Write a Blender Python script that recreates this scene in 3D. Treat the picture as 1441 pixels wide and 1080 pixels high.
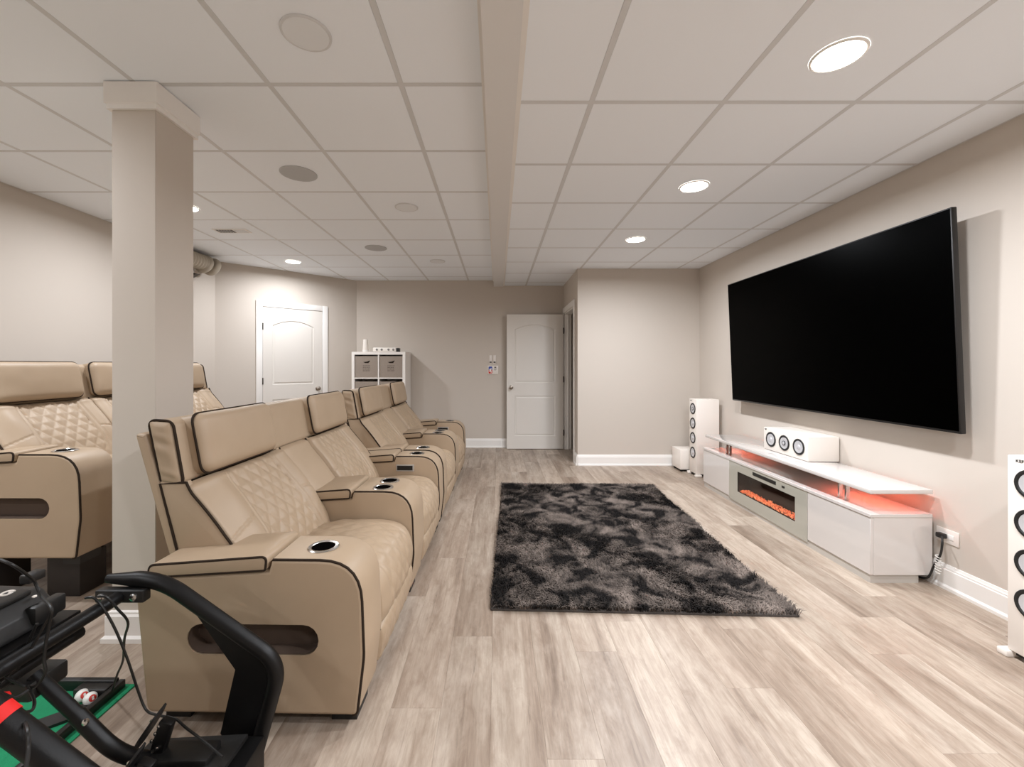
import bpy, bmesh, math, random
import numpy as np
from mathutils import Vector, Matrix, noise as mnoise

random.seed(7)
for o in list(bpy.data.objects):
    bpy.data.objects.remove(o, do_unlink=True)
SC = bpy.context.scene
COL = SC.collection
R = math.radians

# ------------------------------------------------------------------ camera
CZ = 1.265
FPX = 598.0
cam_d = bpy.data.cameras.new('camera')
cam = bpy.data.objects.new('camera', cam_d)
COL.objects.link(cam)
cam.location = (0, 0, CZ)
cam.rotation_euler = (R(90), 0, 0)
cam_d.sensor_width = 36.0
cam_d.lens = 36.0 * FPX / 1441.0
cam_d.shift_x = (720.5 - 700.0) / 1441.0
cam_d.shift_y = -(540.0 - 514.0) / 1441.0
cam_d.clip_start = 0.05
SC.camera = cam

# ------------------------------------------------------------------ world, exposure
w = bpy.data.worlds.new('world')
SC.world = w
w.use_nodes = True
w.node_tree.nodes['Background'].inputs[0].default_value = (0.9, 0.93, 1.0, 1)
w.node_tree.nodes['Background'].inputs[1].default_value = 0.15
SC.view_settings.view_transform = 'Standard'
SC.view_settings.look = 'None'
SC.view_settings.gamma = 1.0
SC.view_settings.use_curve_mapping = False
SC.view_settings.exposure = 0.12
LAMP_W = 31.0            # each lit downlight beside the television
LAMP_W_LEFT = 20.5       # left row set lower so its wall and door come out less bright
LAMP_COL = (0.945, 0.985, 1.05)
LAMP_SPREAD = R(170)

# ------------------------------------------------------------------ room numbers
XL, XR = -3.52, 2.546
YB, YR = 6.52, -3.0       # far wall, rear wall (behind the camera)
HL, HR = 2.563, 2.481     # left and right ceiling heights
BX, BY = 1.01, 5.35       # closet box: its left face and front face
AX, AY = -2.16, 5.30      # angled wall from (XL,AY) to (AX,YB)


def s2l(c):
    return tuple(((v / 255) / 12.92 if v / 255 <= 0.04045 else ((v / 255 + 0.055) / 1.055) ** 2.4) for v in c)


def P(px, py, d):
    return Vector(((px - 700.0) / FPX * d, d, CZ - (py - 514.0) / FPX * d))


# ------------------------------------------------------------------ materials
MATS = {}


def mat(name, rgb, rough=0.5, metal=0.0, bump=None, var=None, coat=0.0, spec=None, emit=None, sheen=0.0):
    m = bpy.data.materials.new(name)
    m.use_nodes = True
    nt = m.node_tree
    b = nt.nodes['Principled BSDF']
    c = s2l(rgb) + (1,)
    b.inputs['Base Color'].default_value = c
    b.inputs['Roughness'].default_value = rough
    b.inputs['Metallic'].default_value = metal
    if coat:
        b.inputs['Coat Weight'].default_value = coat
        b.inputs['Coat Roughness'].default_value = 0.06
    if spec is not None:
        b.inputs['Specular IOR Level'].default_value = spec
    if sheen:
        b.inputs['Sheen Weight'].default_value = sheen
    if emit:
        b.inputs['Emission Color'].default_value = tuple(emit[0]) + (1,)
        b.inputs['Emission Strength'].default_value = emit[1]
    tc = None
    if bump or var:
        tc = nt.nodes.new('ShaderNodeTexCoord')
    if bump:
        n = nt.nodes.new('ShaderNodeTexNoise')
        n.inputs['Scale'].default_value = bump[0]
        n.inputs['Detail'].default_value = 4
        bp = nt.nodes.new('ShaderNodeBump')
        bp.inputs['Strength'].default_value = bump[1]
        bp.inputs['Distance'].default_value = bump[2] if len(bump) > 2 else 0.002
        nt.links.new(tc.outputs['Object'], n.inputs['Vector'])
        nt.links.new(n.outputs['Fac'], bp.inputs['Height'])
        nt.links.new(bp.outputs['Normal'], b.inputs['Normal'])
    if var:
        n2 = nt.nodes.new('ShaderNodeTexNoise')
        n2.inputs['Scale'].default_value = var[0]
        n2.inputs['Detail'].default_value = 5
        mx = nt.nodes.new('ShaderNodeMix')
        mx.data_type = 'RGBA'
        mx.inputs[6].default_value = c
        mx.inputs[7].default_value = s2l(var[1]) + (1,)
        nt.links.new(tc.outputs['Object'], n2.inputs['Vector'])
        nt.links.new(n2.outputs['Fac'], mx.inputs[0])
        nt.links.new(mx.outputs[2], b.inputs['Base Color'])
    MATS[name] = m
    return m


WALL = mat('wall_paint', (203, 193, 182), 0.85, bump=(180, 0.08))
TRIM = mat('white_trim', (240, 236, 231), 0.45)
TILE = mat('ceiling_tile', (246, 250, 255), 0.95, bump=(420, 0.25, 0.001))
GRID = mat('ceiling_grid', (216, 216, 216), 0.6)
BEAMM = mat('beam_paint', (226, 224, 222), 0.85, bump=(180, 0.08))
DOORM = mat('door_paint', (226, 220, 212), 0.5)
LEATHER = mat('beige_leather', (176, 154, 129), 0.5, bump=(260, 0.18, 0.001), var=(5, (165, 143, 118)))
PIPE = mat('dark_piping', (50, 40, 32), 0.85, spec=0.15)
PANELF = mat('panel_frame_silver', (176, 170, 163), 0.4)
LINER = mat('pocket_liner', (84, 68, 57), 0.9)
CUPSHADE = mat('cup_shade_black', (7, 6, 6), 1.0, spec=0.0)  # matte black standing in for the shade inside the cup holders
BLACKP = mat('black_plastic', (22, 21, 20), 0.45)
BLACKM = mat('black_metal', (13, 12, 12), 0.42, spec=0.3, bump=(300, 0.1))
GREYP = mat('dark_grey_plastic', (30, 29, 28), 0.45)
CHROME = mat('chrome', (205, 203, 200), 0.22, 1.0)
NICKEL = mat('satin_nickel', (170, 160, 150), 0.32, 1.0)
BRONZE = mat('dark_hinge', (70, 62, 55), 0.4, 0.8)
GLOSSW = mat('gloss_white', (213, 207, 202), 0.12, coat=0.6)
GREYGL = mat('grey_mirror_glass', (176, 173, 161), 0.12, coat=0.5)
PLINTH = mat('plinth_grey', (190, 184, 176), 0.3)
SPKW = mat('speaker_white', (238, 230, 221), 0.35)
CONE = mat('speaker_cone', (205, 204, 206), 0.45, 0.25)
RUBBER = mat('rubber_surround', (22, 21, 20), 0.6)
SCREEN = mat('tv_screen', (0, 0, 0), 0.3, spec=0.015)
BEZEL = mat('tv_bezel', (38, 36, 35), 0.4, 0.4)
FABRIC = mat('bin_fabric', (158, 145, 133), 0.95, bump=(600, 0.4, 0.001), var=(60, (146, 133, 121)))
FABDK = mat('bin_print', (112, 100, 90), 0.95)
SHELFW = mat('shelf_white', (240, 234, 227), 0.4)
GREEN = mat('green_felt', (18, 140, 92), 0.95, bump=(700, 0.5, 0.001), var=(90, (14, 122, 80)))
RED = mat('red_strap', (225, 26, 22), 0.6)
BALL = mat('ball_white', (235, 233, 228), 0.3, bump=(260, 0.3, 0.001))
REDP = mat('red_print', (205, 60, 50), 0.5)
BLUEP = mat('blue_print', (60, 80, 165), 0.5)
WOODDK = mat('dark_riser', (40, 33, 29), 0.6, var=(14, (28, 23, 20)))
DARKIN = mat('firebox_dark', (24, 20, 18), 0.6)
LAMPON = mat('lamp_lens_lit', (255, 250, 240), 0.5, emit=((1.0, 0.94, 0.86), 14.0))
LENSOFF = mat('lamp_lens_off', (232, 234, 236), 0.5)
SPKGRILL = mat('ceiling_speaker_grille', (190, 190, 190), 0.9, bump=(900, 0.5, 0.001))
LEDRED = mat('led_red', (255, 80, 60), 0.5, emit=((1.0, 0.16, 0.09), 40.0))
EMBER = mat('ember_crystal', (255, 130, 70), 0.3, emit=((1.0, 0.27, 0.08), 1.4))
_nt = EMBER.node_tree
_tc = _nt.nodes.new('ShaderNodeTexCoord'); _n = _nt.nodes.new('ShaderNodeTexNoise'); _n.inputs['Scale'].default_value = 90; _n.inputs['Detail'].default_value = 3
_r = _nt.nodes.new('ShaderNodeValToRGB')
_r.color_ramp.elements[0].position, _r.color_ramp.elements[0].color = 0.44, (0.30, 0.03, 0.008, 1)
_r.color_ramp.elements[1].position, _r.color_ramp.elements[1].color = 0.60, (1.0, 0.50, 0.24, 1)
_nt.links.new(_tc.outputs['Object'], _n.inputs['Vector']); _nt.links.new(_n.outputs['Fac'], _r.inputs[0])
_nt.links.new(_r.outputs[0], _nt.nodes['Principled BSDF'].inputs['Emission Color'])
CORDW = mat('white_cord', (225, 222, 216), 0.5)
PLATEW = mat('switch_plate', (230, 222, 214), 0.4)
DUCT = mat('duct_paint', (178, 168, 152), 0.8)


def glass_mat():
    m = bpy.data.materials.new('firebox_glass')
    m.use_nodes = True
    nt = m.node_tree
    nt.nodes.remove(nt.nodes['Principled BSDF'])
    tr = nt.nodes.new('ShaderNodeBsdfTransparent')
    tr.inputs[0].default_value = (0.72, 0.68, 0.66, 1)
    gl = nt.nodes.new('ShaderNodeBsdfGlossy')
    gl.inputs['Roughness'].default_value = 0.05
    mx = nt.nodes.new('ShaderNodeMixShader')
    mx.inputs[0].default_value = 0.07
    nt.links.new(tr.outputs[0], mx.inputs[1])
    nt.links.new(gl.outputs[0], mx.inputs[2])
    nt.links.new(mx.outputs[0], nt.nodes['Material Output'].inputs[0])
    return m


GLASS = glass_mat()


def plank_mat():
    m = bpy.data.materials.new('grey_oak_plank')
    m.use_nodes = True
    nt = m.node_tree
    L = nt.links.new
    N = nt.nodes.new
    b = nt.nodes['Principled BSDF']
    tc = N('ShaderNodeTexCoord')
    oi = N('ShaderNodeObjectInfo')
    cmb = N('ShaderNodeCombineXYZ')
    for k, f in enumerate((37.0, 91.0, 13.0)):
        mu = N('ShaderNodeMath'); mu.operation = 'MULTIPLY'; mu.inputs[1].default_value = f
        L(oi.outputs['Random'], mu.inputs[0]); L(mu.outputs[0], cmb.inputs[k])
    add = N('ShaderNodeVectorMath'); add.operation = 'ADD'
    L(tc.outputs['Object'], add.inputs[0]); L(cmb.outputs[0], add.inputs[1])

    def nz(sx, sy, det, rough=0.6, dist=0.0):
        mp = N('ShaderNodeMapping'); mp.inputs['Scale'].default_value = (sx, sy, 1)
        n = N('ShaderNodeTexNoise'); n.inputs['Scale'].default_value = 1.0
        n.inputs['Detail'].default_value = det; n.inputs['Roughness'].default_value = rough
        n.inputs['Distortion'].default_value = dist
        L(add.outputs[0], mp.inputs[0]); L(mp.outputs[0], n.inputs['Vector'])
        return n.outputs['Fac']

    def ramp(src, stops):
        r = N('ShaderNodeValToRGB')
        e = r.color_ramp.elements
        e[0].position, e[0].color = stops[0][0], s2l(stops[0][1]) + (1,)
        e[1].position, e[1].color = stops[-1][0], s2l(stops[-1][1]) + (1,)
        for p, c in stops[1:-1]:
            x = e.new(p); x.color = s2l(c) + (1,)
        L(src, r.inputs[0])
        return r.outputs[0]

    def mix(fac, a, bb, mode='MIX', f=None):
        x = N('ShaderNodeMix'); x.data_type = 'RGBA'; x.blend_type = mode
        if f is not None:
            x.inputs[0].default_value = f
        else:
            L(fac, x.inputs[0])
        L(a, x.inputs[6]); L(bb, x.inputs[7])
        return x.outputs[2]
    base = ramp(oi.outputs['Random'], [(0.0, (130, 114, 99)), (0.25, (169, 152, 136)), (0.6, (189, 173, 156)), (0.8, (154, 137, 121)), (1.0, (124, 108, 93))])
    broad = ramp(nz(9, 0.9, 5, 0.6, 0.6), [(0.30, (112, 95, 81)), (0.46, (162, 144, 128)), (0.66, (197, 183, 167))])
    c = mix(None, base, broad, 'MIX', 0.62)
    fine = ramp(nz(110, 3.0, 6, 0.7), [(0.32, (176, 166, 156)), (0.56, (255, 255, 255))])
    c = mix(None, c, fine, 'MULTIPLY', 0.32)
    blot = ramp(nz(26, 7, 6, 0.7, 0.8), [(0.34, (196, 184, 174)), (0.6, (255, 255, 255))])
    c = mix(None, c, blot, 'MULTIPLY', 0.5)
    crack = ramp(nz(46, 1.8, 8, 0.75, 1.2), [(0.30, (120, 108, 98)), (0.40, (255, 255, 255))])
    c = mix(None, c, crack, 'MULTIPLY', 0.5)
    wash = ramp(nz(5, 1.6, 6, 0.7), [(0.52, (0, 0, 0)), (0.72, (255, 255, 255))])
    wr = N('ShaderNodeRGB'); wr.outputs[0].default_value = s2l((206, 192, 177)) + (1,)
    ws = N('ShaderNodeMath'); ws.operation = 'MULTIPLY'; ws.inputs[1].default_value = 0.45
    L(wash, ws.inputs[0])
    c = mix(ws.outputs[0], c, wr.outputs[0])
    L(c, b.inputs['Base Color'])
    b.inputs['Roughness'].default_value = 0.42
    bp = N('ShaderNodeBump'); bp.inputs['Strength'].default_value = 0.12; bp.inputs['Distance'].default_value = 0.002
    L(nz(110, 3.0, 6, 0.7), bp.inputs['Height']); L(bp.outputs[0], b.inputs['Normal'])
    return m


PLANK = plank_mat()


def shag_mat():
    m = bpy.data.materials.new('shag_pile')
    m.use_nodes = True
    nt = m.node_tree
    L = nt.links.new
    b = nt.nodes['Principled BSDF']
    tc = nt.nodes.new('ShaderNodeTexCoord')
    mp = nt.nodes.new('ShaderNodeMapping')
    mp.inputs['Scale'].default_value = (1.0, 1.0, 0.0)
    n = nt.nodes.new('ShaderNodeTexNoise')
    n.inputs['Scale'].default_value = 5.5
    n.inputs['Detail'].default_value = 7
    n.inputs['Roughness'].default_value = 0.6
    n.inputs['Distortion'].default_value = 0.7
    r = nt.nodes.new('ShaderNodeValToRGB')
    e = r.color_ramp.elements
    e[0].position, e[0].color = 0.44, s2l((29, 26, 25)) + (1,)
    e[1].position, e[1].color = 0.65, s2l((140, 127, 118)) + (1,)
    L(tc.outputs['Object'], mp.inputs[0]); L(mp.outputs[0], n.inputs['Vector'])
    L(n.outputs['Fac'], r.inputs[0]); L(r.outputs[0], b.inputs['Base Color'])
    b.inputs['Roughness'].default_value = 0.85
    b.inputs['Specular IOR Level'].default_value = 0.15
    return m


SHAG = shag_mat()
RUGBACK = mat('rug_backing', (70, 64, 60), 0.95)


# ------------------------------------------------------------------ mesh builder
class MB:
    def __init__(s):
        s.v, s.f = [], []

    def add(s, vs, fs):
        k = len(s.v)
        s.v += [tuple(v) for v in vs]
        s.f += [tuple(i + k for i in f) for f in fs]
        return s

    def box(s, x0, x1, y0, y1, z0, z1, M=None):
        vs = [Vector(p) for p in ((x0, y0, z0), (x1, y0, z0), (x1, y1, z0), (x0, y1, z0), (x0, y0, z1), (x1, y0, z1), (x1, y1, z1), (x0, y1, z1))]
        if M:
            vs = [M @ v for v in vs]
        return s.add(vs, [(0, 3, 2, 1), (4, 5, 6, 7), (0, 1, 5, 4), (1, 2, 6, 5), (2, 3, 7, 6), (3, 0, 4, 7)])

    def bbox(s, x0, x1, y0, y1, z0, z1, r=0.005, M=None, seg=2):
        """box with rounded edges"""
        bm = bmesh.new()
        t = Matrix.Translation(((x0 + x1) / 2, (y0 + y1) / 2, (z0 + z1) / 2)) @ Matrix.Diagonal((x1 - x0, y1 - y0, z1 - z0, 1))
        bmesh.ops.create_cube(bm, size=1.0, matrix=t)
        bmesh.ops.bevel(bm, geom=list(bm.edges), offset=r, segments=seg, affect='EDGES', profile=0.5)
        s.bm(bm, M)
        return s

    def bm(s, bm, M=None):
        bm.verts.ensure_lookup_table()
        bm.verts.index_update()
        vs = [(M @ v.co) if M else v.co.copy() for v in bm.verts]
        fs = [tuple(v.index for v in f.verts) for f in bm.faces]
        bm.free()
        return s.add(vs, fs)

    def tube(s, pts, r, n=8, closed=False, caps=True, rad=None):
        pts = [Vector(p) for p in pts]
        m = len(pts)
        tang = []
        for i in range(m):
            a = pts[(i - 1) % m] if (closed or i > 0) else pts[i]
            b = pts[(i + 1) % m] if (closed or i < m - 1) else pts[i]
            t = (b - a)
            tang.append(t.normalized() if t.length > 1e-9 else Vector((0, 0, 1)))
        up = Vector((0, 0, 1)) if abs(tang[0].z) < 0.9 else Vector((1, 0, 0))
        nrm = (up - tang[0] * up.dot(tang[0])).normalized()
        vs = []
        for i in range(m):
            t = tang[i]
            nrm = nrm - t * nrm.dot(t)
            if nrm.length < 1e-6:
                nrm = t.orthogonal()
            nrm.normalize()
            bn = t.cross(nrm)
            rr = rad[i] if rad else r
            for k in range(n):
                a = 2 * math.pi * k / n
                vs.append(pts[i] + (nrm * math.cos(a) + bn * math.sin(a)) * rr)
        fs = []
        for i in range(m if closed else m - 1):
            j = (i + 1) % m
            for k in range(n):
                l = (k + 1) % n
                fs.append((i * n + k, i * n + l, j * n + l, j * n + k))
        if not closed and caps:
            fs.append(tuple(range(n - 1, -1, -1)))
            fs.append(tuple((m - 1) * n + k for k in range(n)))
        return s.add(vs, fs)

    def lathe(s, prof, M=None, n=32, cap0=True, cap1=True):
        """prof: list of (r, h), turned about local z"""
        vs, fs = [], []
        for r, h in prof:
            for k in range(n):
                a = 2 * math.pi * k / n
                v = Vector((r * math.cos(a), r * math.sin(a), h))
                vs.append(M @ v if M else v)
        for i in range(len(prof) - 1):
            for k in range(n):
                l = (k + 1) % n
                fs.append((i * n + k, i * n + l, (i + 1) * n + l, (i + 1) * n + k))
        if cap0:
            fs.append(tuple(range(n - 1, -1, -1)))
        if cap1:
            fs.append(tuple((len(prof) - 1) * n + k for k in range(n)))
        return s.add(vs, fs)

    def prism(s, pts, a0, a1, r=0.0, seg=3, hole=None, hdepth=0.04, axis='y'):
        """polygon pts (x,z) counter-clockwise seen from -y, extruded a0..a1 along y with rounded rims;
        hole: a polygon cut into the a0 face as a pocket"""
        n = len(pts)
        nr = poly_normals(pts)
        rows = []
        if r > 0:
            for k in range(seg + 1):
                t = math.pi / 2 * k / seg
                rows.append((a0 + r * (1 - math.sin(t)), r * (1 - math.cos(math.pi / 2 - t)) if False else r * (1 - math.cos(t)) if False else None))
            rows = []
            for k in range(seg + 1):
                t = math.pi / 2 * k / seg
                rows.append((a0 + r * (1 - math.sin(t)) if False else a0 + r - r * math.cos(t), r - r * math.sin(t)))
            rows2 = [(a1 - (y - a0), o) for y, o in reversed(rows)]
            rows += rows2
        else:
            rows = [(a0, 0.0), (a1, 0.0)]
        vs, fs = [], []
        for y, o in rows:
            for i in range(n):
                vs.append((pts[i][0] - nr[i][0] * o, y, pts[i][1] - nr[i][1] * o))
        for k in range(len(rows) - 1):
            for i in range(n):
                j = (i + 1) % n
                fs.append((k * n + i, (k + 1) * n + i, (k + 1) * n + j, k * n + j))
        last = (len(rows) - 1) * n
        fs.append(tuple(last + i for i in range(n - 1, -1, -1)))
        if hole is None:
            fs.append(tuple(range(n)))
            s.add(vs, fs)
        else:
            s.add(vs, fs)
            h = len(hole)
            outer = [(vs[i][0], vs[i][2]) for i in range(n)]
            vv, ff = fill_holes(outer, [hole])
            s.add([(x, a0, z) for x, z in vv], [f for f in ff])
            hv = [(x, a0, z) for x, z in hole] + [(x, a0 + hdepth, z) for x, z in hole]
            hf = [(i, (i + 1) % h, (i + 1) % h + h, i + h) for i in range(h)]
            hf.append(tuple(range(h, 2 * h)))
            s.add(hv, hf)
        return s

    def build(s, name, m, parent=None, world=False, angle=38, smooth=True, kind=None, label=None):
        me = bpy.data.meshes.new(name)
        vs = s.v
        if world and parent is not None:
            inv = root_matrix(parent).inverted()
            vs = [tuple(inv @ Vector(v)) for v in vs]
        me.from_pydata(vs, [], s.f)
        me.update()
        if smooth:
            me.polygons.foreach_set('use_smooth', [True] * len(me.polygons))
            me.set_sharp_from_angle(angle=R(angle))
        if m:
            me.materials.append(m)
        o = bpy.data.objects.new(name, me)
        COL.objects.link(o)
        if parent is not None:
            o.parent = parent
        if kind:
            o['kind'] = kind
        if label:
            o['label'] = label
        return o


def root_matrix(o):
    m = Matrix.Identity(4)
    while o is not None:
        m = Matrix.Translation(o.location) @ o.rotation_euler.to_matrix().to_4x4() @ m
        o = o.parent
    return m


def poly_normals(pts):
    n = len(pts)
    out = []
    for i in range(n):
        a, b, c = pts[i - 1], pts[i], pts[(i + 1) % n]
        e1 = Vector((b[0] - a[0], b[1] - a[1]))
        e2 = Vector((c[0] - b[0], c[1] - b[1]))
        n1 = Vector((e1.y, -e1.x)).normalized()
        n2 = Vector((e2.y, -e2.x)).normalized()
        nn = n1 + n2
        if nn.length < 1e-6:
            nn = n1
        nn.normalize()
        k = max(0.5, nn.dot(n1))
        out.append((nn.x / k, nn.y / k))
    return out


def fillet(pts, seg=5):
    """pts: list of (x, z[, r]) - rounds each corner with radius r"""
    out = []
    n = len(pts)
    for i in range(n):
        p = pts[i]
        r = p[2] if len(p) > 2 else 0
        b = Vector(p[:2])
        if r <= 0:
            out.append((b.x, b.y))
            continue
        a, c = Vector(pts[i - 1][:2]), Vector(pts[(i + 1) % n][:2])
        u, v = (a - b).normalized(), (c - b).normalized()
        ang = math.acos(max(-1, min(1, u.dot(v))))
        d = min(r / math.tan(ang / 2), (a - b).length * 0.49, (c - b).length * 0.49)
        p0, p1 = b + u * d, b + v * d
        for k in range(seg + 1):
            t = k / seg
            q = p0 * (1 - t) ** 2 + b * 2 * t * (1 - t) + p1 * t ** 2
            out.append((q.x, q.y))
    return out


def stadium(x0, x1, z0, z1, seg=8):
    r = (z1 - z0) / 2
    zc = (z0 + z1) / 2
    pts = []
    for k in range(seg + 1):
        a = -math.pi / 2 + math.pi * k / seg
        pts.append((x1 - r + r * math.cos(a), zc + r * math.sin(a)))
    for k in range(seg + 1):
        a = math.pi / 2 + math.pi * k / seg
        pts.append((x0 + r + r * math.cos(a), zc + r * math.sin(a)))
    return pts


def fill_holes(outer, holes):
    bm = bmesh.new()
    es = []
    for loop in [outer] + holes:
        vs = [bm.verts.new((x, 0, z)) for x, z in loop]
        for i in range(len(vs)):
            es.append(bm.edges.new((vs[i], vs[(i + 1) % len(vs)])))
    bmesh.ops.triangle_fill(bm, use_beauty=True, use_dissolve=False, edges=es, normal=(0, -1, 0))
    bm.verts.index_update()
    bm.normal_update()
    vv = [(v.co.x, v.co.z) for v in bm.verts]
    ff = []
    for f in bm.faces:
        ids = [v.index for v in f.verts]
        if f.normal.y > 0:
            ids.reverse()
        ff.append(tuple(ids))
    bm.free()
    return vv, ff


def bez(pts, n=6):
    """catmull-rom through pts"""
    pts = [Vector(p) for p in pts]
    out = []
    for i in range(len(pts) - 1):
        p0 = pts[max(i - 1, 0)]; p1 = pts[i]; p2 = pts[i + 1]; p3 = pts[min(i + 2, len(pts) - 1)]
        for k in range(n):
            t = k / n
            out.append(0.5 * ((2 * p1) + (p2 - p0) * t + (2 * p0 - 5 * p1 + 4 * p2 - p3) * t * t + (3 * p1 - p0 - 3 * p2 + p3) * t ** 3))
    out.append(pts[-1])
    return out


def round_path(pts, r, seg=6):
    """open 3d polyline with rounded corners"""
    pts = [Vector(p) for p in pts]
    out = [pts[0]]
    for i in range(1, len(pts) - 1):
        a, b, c = pts[i - 1], pts[i], pts[i + 1]
        d = min(r, (a - b).length * 0.48, (c - b).length * 0.48)
        p0 = b + (a - b).normalized() * d
        p1 = b + (c - b).normalized() * d
        for k in range(seg + 1):
            t = k / seg
            out.append(p0 * (1 - t) ** 2 + b * 2 * t * (1 - t) + p1 * t ** 2)
    out.append(pts[-1])
    return out


def tag(o, label=None, cat=None, group=None, kind=None):
    if label: o['label'] = label
    if cat: o['category'] = cat
    if group: o['group'] = group
    if kind: o['kind'] = kind
    return o


def thing(name, label, cat, loc=(0, 0, 0), rz=0.0, group=None):
    o = bpy.data.objects.new(name, None)
    COL.objects.link(o)
    o.location = loc
    o.rotation_euler = (0, 0, rz)
    o.empty_display_size = 0.1
    return tag(o, label, cat, group)


def struct(name, mb, m, **k):
    o = mb.build(name, m, **k)
    o['kind'] = 'structure'
    return o


def copy_tree(o, parent=None):
    c = o.copy()
    COL.objects.link(c)
    c.parent = parent
    for ch in list(o.children):
        copy_tree(ch, c)
    return c


def share(src, name, loc, parent):
    c = bpy.data.objects.new(name, src)
    COL.objects.link(c)
    c.location = loc
    c.parent = parent
    return c


# ================================================================== THE ROOM
# ---- floor with separate planks
floor = struct('floor', MB().box(XL - 0.1, XR + 0.1, YR - 0.1, YB + 0.1, -0.12, -0.012), mat('subfloor', (90, 82, 75), 0.9))
PW, PL, GAP = 0.184, 1.22, 0.0003
plank_cache = {}


def plank_mesh(wd, ln):
    key = (round(wd, 3), round(ln, 3))
    if key in plank_cache:
        return plank_cache[key]
    x, y, c = wd / 2 - GAP / 2, ln / 2 - GAP / 2, 0.0004
    vs = [(-x, -y, -0.0118), (x, -y, -0.0118), (x, y, -0.0118), (-x, y, -0.0118),
          (-x, -y, -c), (x, -y, -c), (x, y, -c), (-x, y, -c),
          (-x + c, -y + c, 0), (x - c, -y + c, 0), (x - c, y - c, 0), (-x + c, y - c, 0)]
    fs = [(8, 9, 10, 11)]
    for a in range(4):
        b = (a + 1) % 4
        fs += [(a, b, b + 4, a + 4), (a + 4, b + 4, b + 8, a + 8)]
    me = bpy.data.meshes.new('floor_plank')
    me.from_pydata(vs, [], fs)
    me.materials.append(PLANK)
    plank_cache[key] = me
    return me


x = XL
ci = 0
offs = [0.0, 0.55, 0.2, 0.9, 0.4, 1.05, 0.7]
while x < XR - 1e-3:
    x1 = min(x + PW, XR)
    y = YR - offs[(ci * 3) % 7] * 1.0 - random.uniform(0, 0.12)
    while y < YB:
        a, b = max(y, YR), min(y + PL, YB)
        if b - a > 0.03:
            share(plank_mesh(x1 - x, b - a), 'floor_plank', ((x + x1) / 2, (a + b) / 2, 0), floor)
        y += PL
    x = x1
    ci += 1

# ---- walls
T = 0.1
struct('wall_far', MB().box(XL - T, XR + T, YB, YB + T, 0, 2.75), WALL)
struct('wall_right', MB().box(XR, XR + T, YR, YB, 0, 2.75), WALL)
struct('wall_left', MB().box(XL - T, XL, YR, YB, 0, 2.75), WALL)
struct('wall_rear', MB().box(XL - T, XR + T, YR - T, YR, 0, 2.75), WALL)
# angled wall (solid wedge filling the corner), with a flat door on it
mb = MB()
tri = [(XL, AY), (AX, YB), (XL, YB)]
mb.add([(p[0], p[1], 0) for p in tri] + [(p[0], p[1], 2.75) for p in tri], [(0, 2, 1), (3, 4, 5), (0, 1, 4, 3), (1, 2, 5, 4), (2, 0, 3, 5)])
struct('wall_angled', mb, WALL)
# closet box: front wall, side wall with a doorway
DY0, DY1, DZ = 5.59, 6.40, 2.045
struct('wall_closet_front', MB().box(BX, XR, BY, BY + T, 0, 2.75), WALL)
mb = MB().box(BX, BX + T, BY + T, DY0, 0, 2.75).box(BX, BX + T, DY1, YB, 0, 2.75).box(BX, BX + T, DY0, DY1, DZ, 2.75)
struct('wall_closet_side', mb, WALL)


# ---- baseboards
BASE_PROF = [(0.0, 0.0), (0.026, 0.0), (0.026, 0.016), (0.016, 0.026), (0.016, 0.108), (0.012, 0.113), (0.012, 0.12), (0.008, 0.126), (0.006, 0.135), (0.0, 0.137)]


def baseboard(name, p0, p1, parent=None):
    """profile sticks out to the left of p0->p1"""
    p0, p1 = Vector(p0), Vector(p1)
    d = (p1 - p0).normalized()
    nrm = Vector((-d.y, d.x))
    n = len(BASE_PROF)
    vs = []
    for p in (p0, p1):
        for o, z in BASE_PROF:
            vs.append((p.x + nrm.x * o, p.y + nrm.y * o, z))
    fs = [(i, i + 1, n + i + 1, n + i) for i in range(n - 1)] + [tuple(range(n)), tuple(range(2 * n - 1, n - 1, -1))]
    bm = bmesh.new()
    bv = [bm.verts.new(v) for v in vs]
    for f in fs:
        bm.faces.new([bv[i] for i in f])
    bmesh.ops.recalc_face_normals(bm, faces=bm.faces)
    return struct(name, MB().bm(bm), TRIM, angle=30)


baseboard('baseboard_right', (XR, YR), (XR, BY))
baseboard('baseboard_closet_front', (XR, BY), (BX, BY))
baseboard('baseboard_closet_side', (BX, BY), (BX, DY0 - 0.078))
baseboard('baseboard_far', (BX - 0.02, YB), (AX, YB))
ad = Vector((AX - XL, YB - AY))
AL = ad.length
adn = ad / AL
D_A0, D_A1 = 0.45, 1.386     # casing outer edges along the angled wall


def apt(t):
    return (XL + adn.x * t, AY + adn.y * t)


baseboard('baseboard_angled_door_side', apt(AL), apt(D_A1))
baseboard('baseboard_angled_corner', apt(D_A0), apt(0))
baseboard('baseboard_left', (XL, AY), (XL, YR))
baseboard('baseboard_rear', (XL, YR), (XR, YR))

# ---- ceiling: slab, tiles, grid bars
ceil = struct('ceiling', MB().box(XL - T, XR + T, YR - T, YB + T, 2.66, 2.78), mat('ceiling_slab', (200, 196, 190), 0.9))
tile_cache = {}


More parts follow.
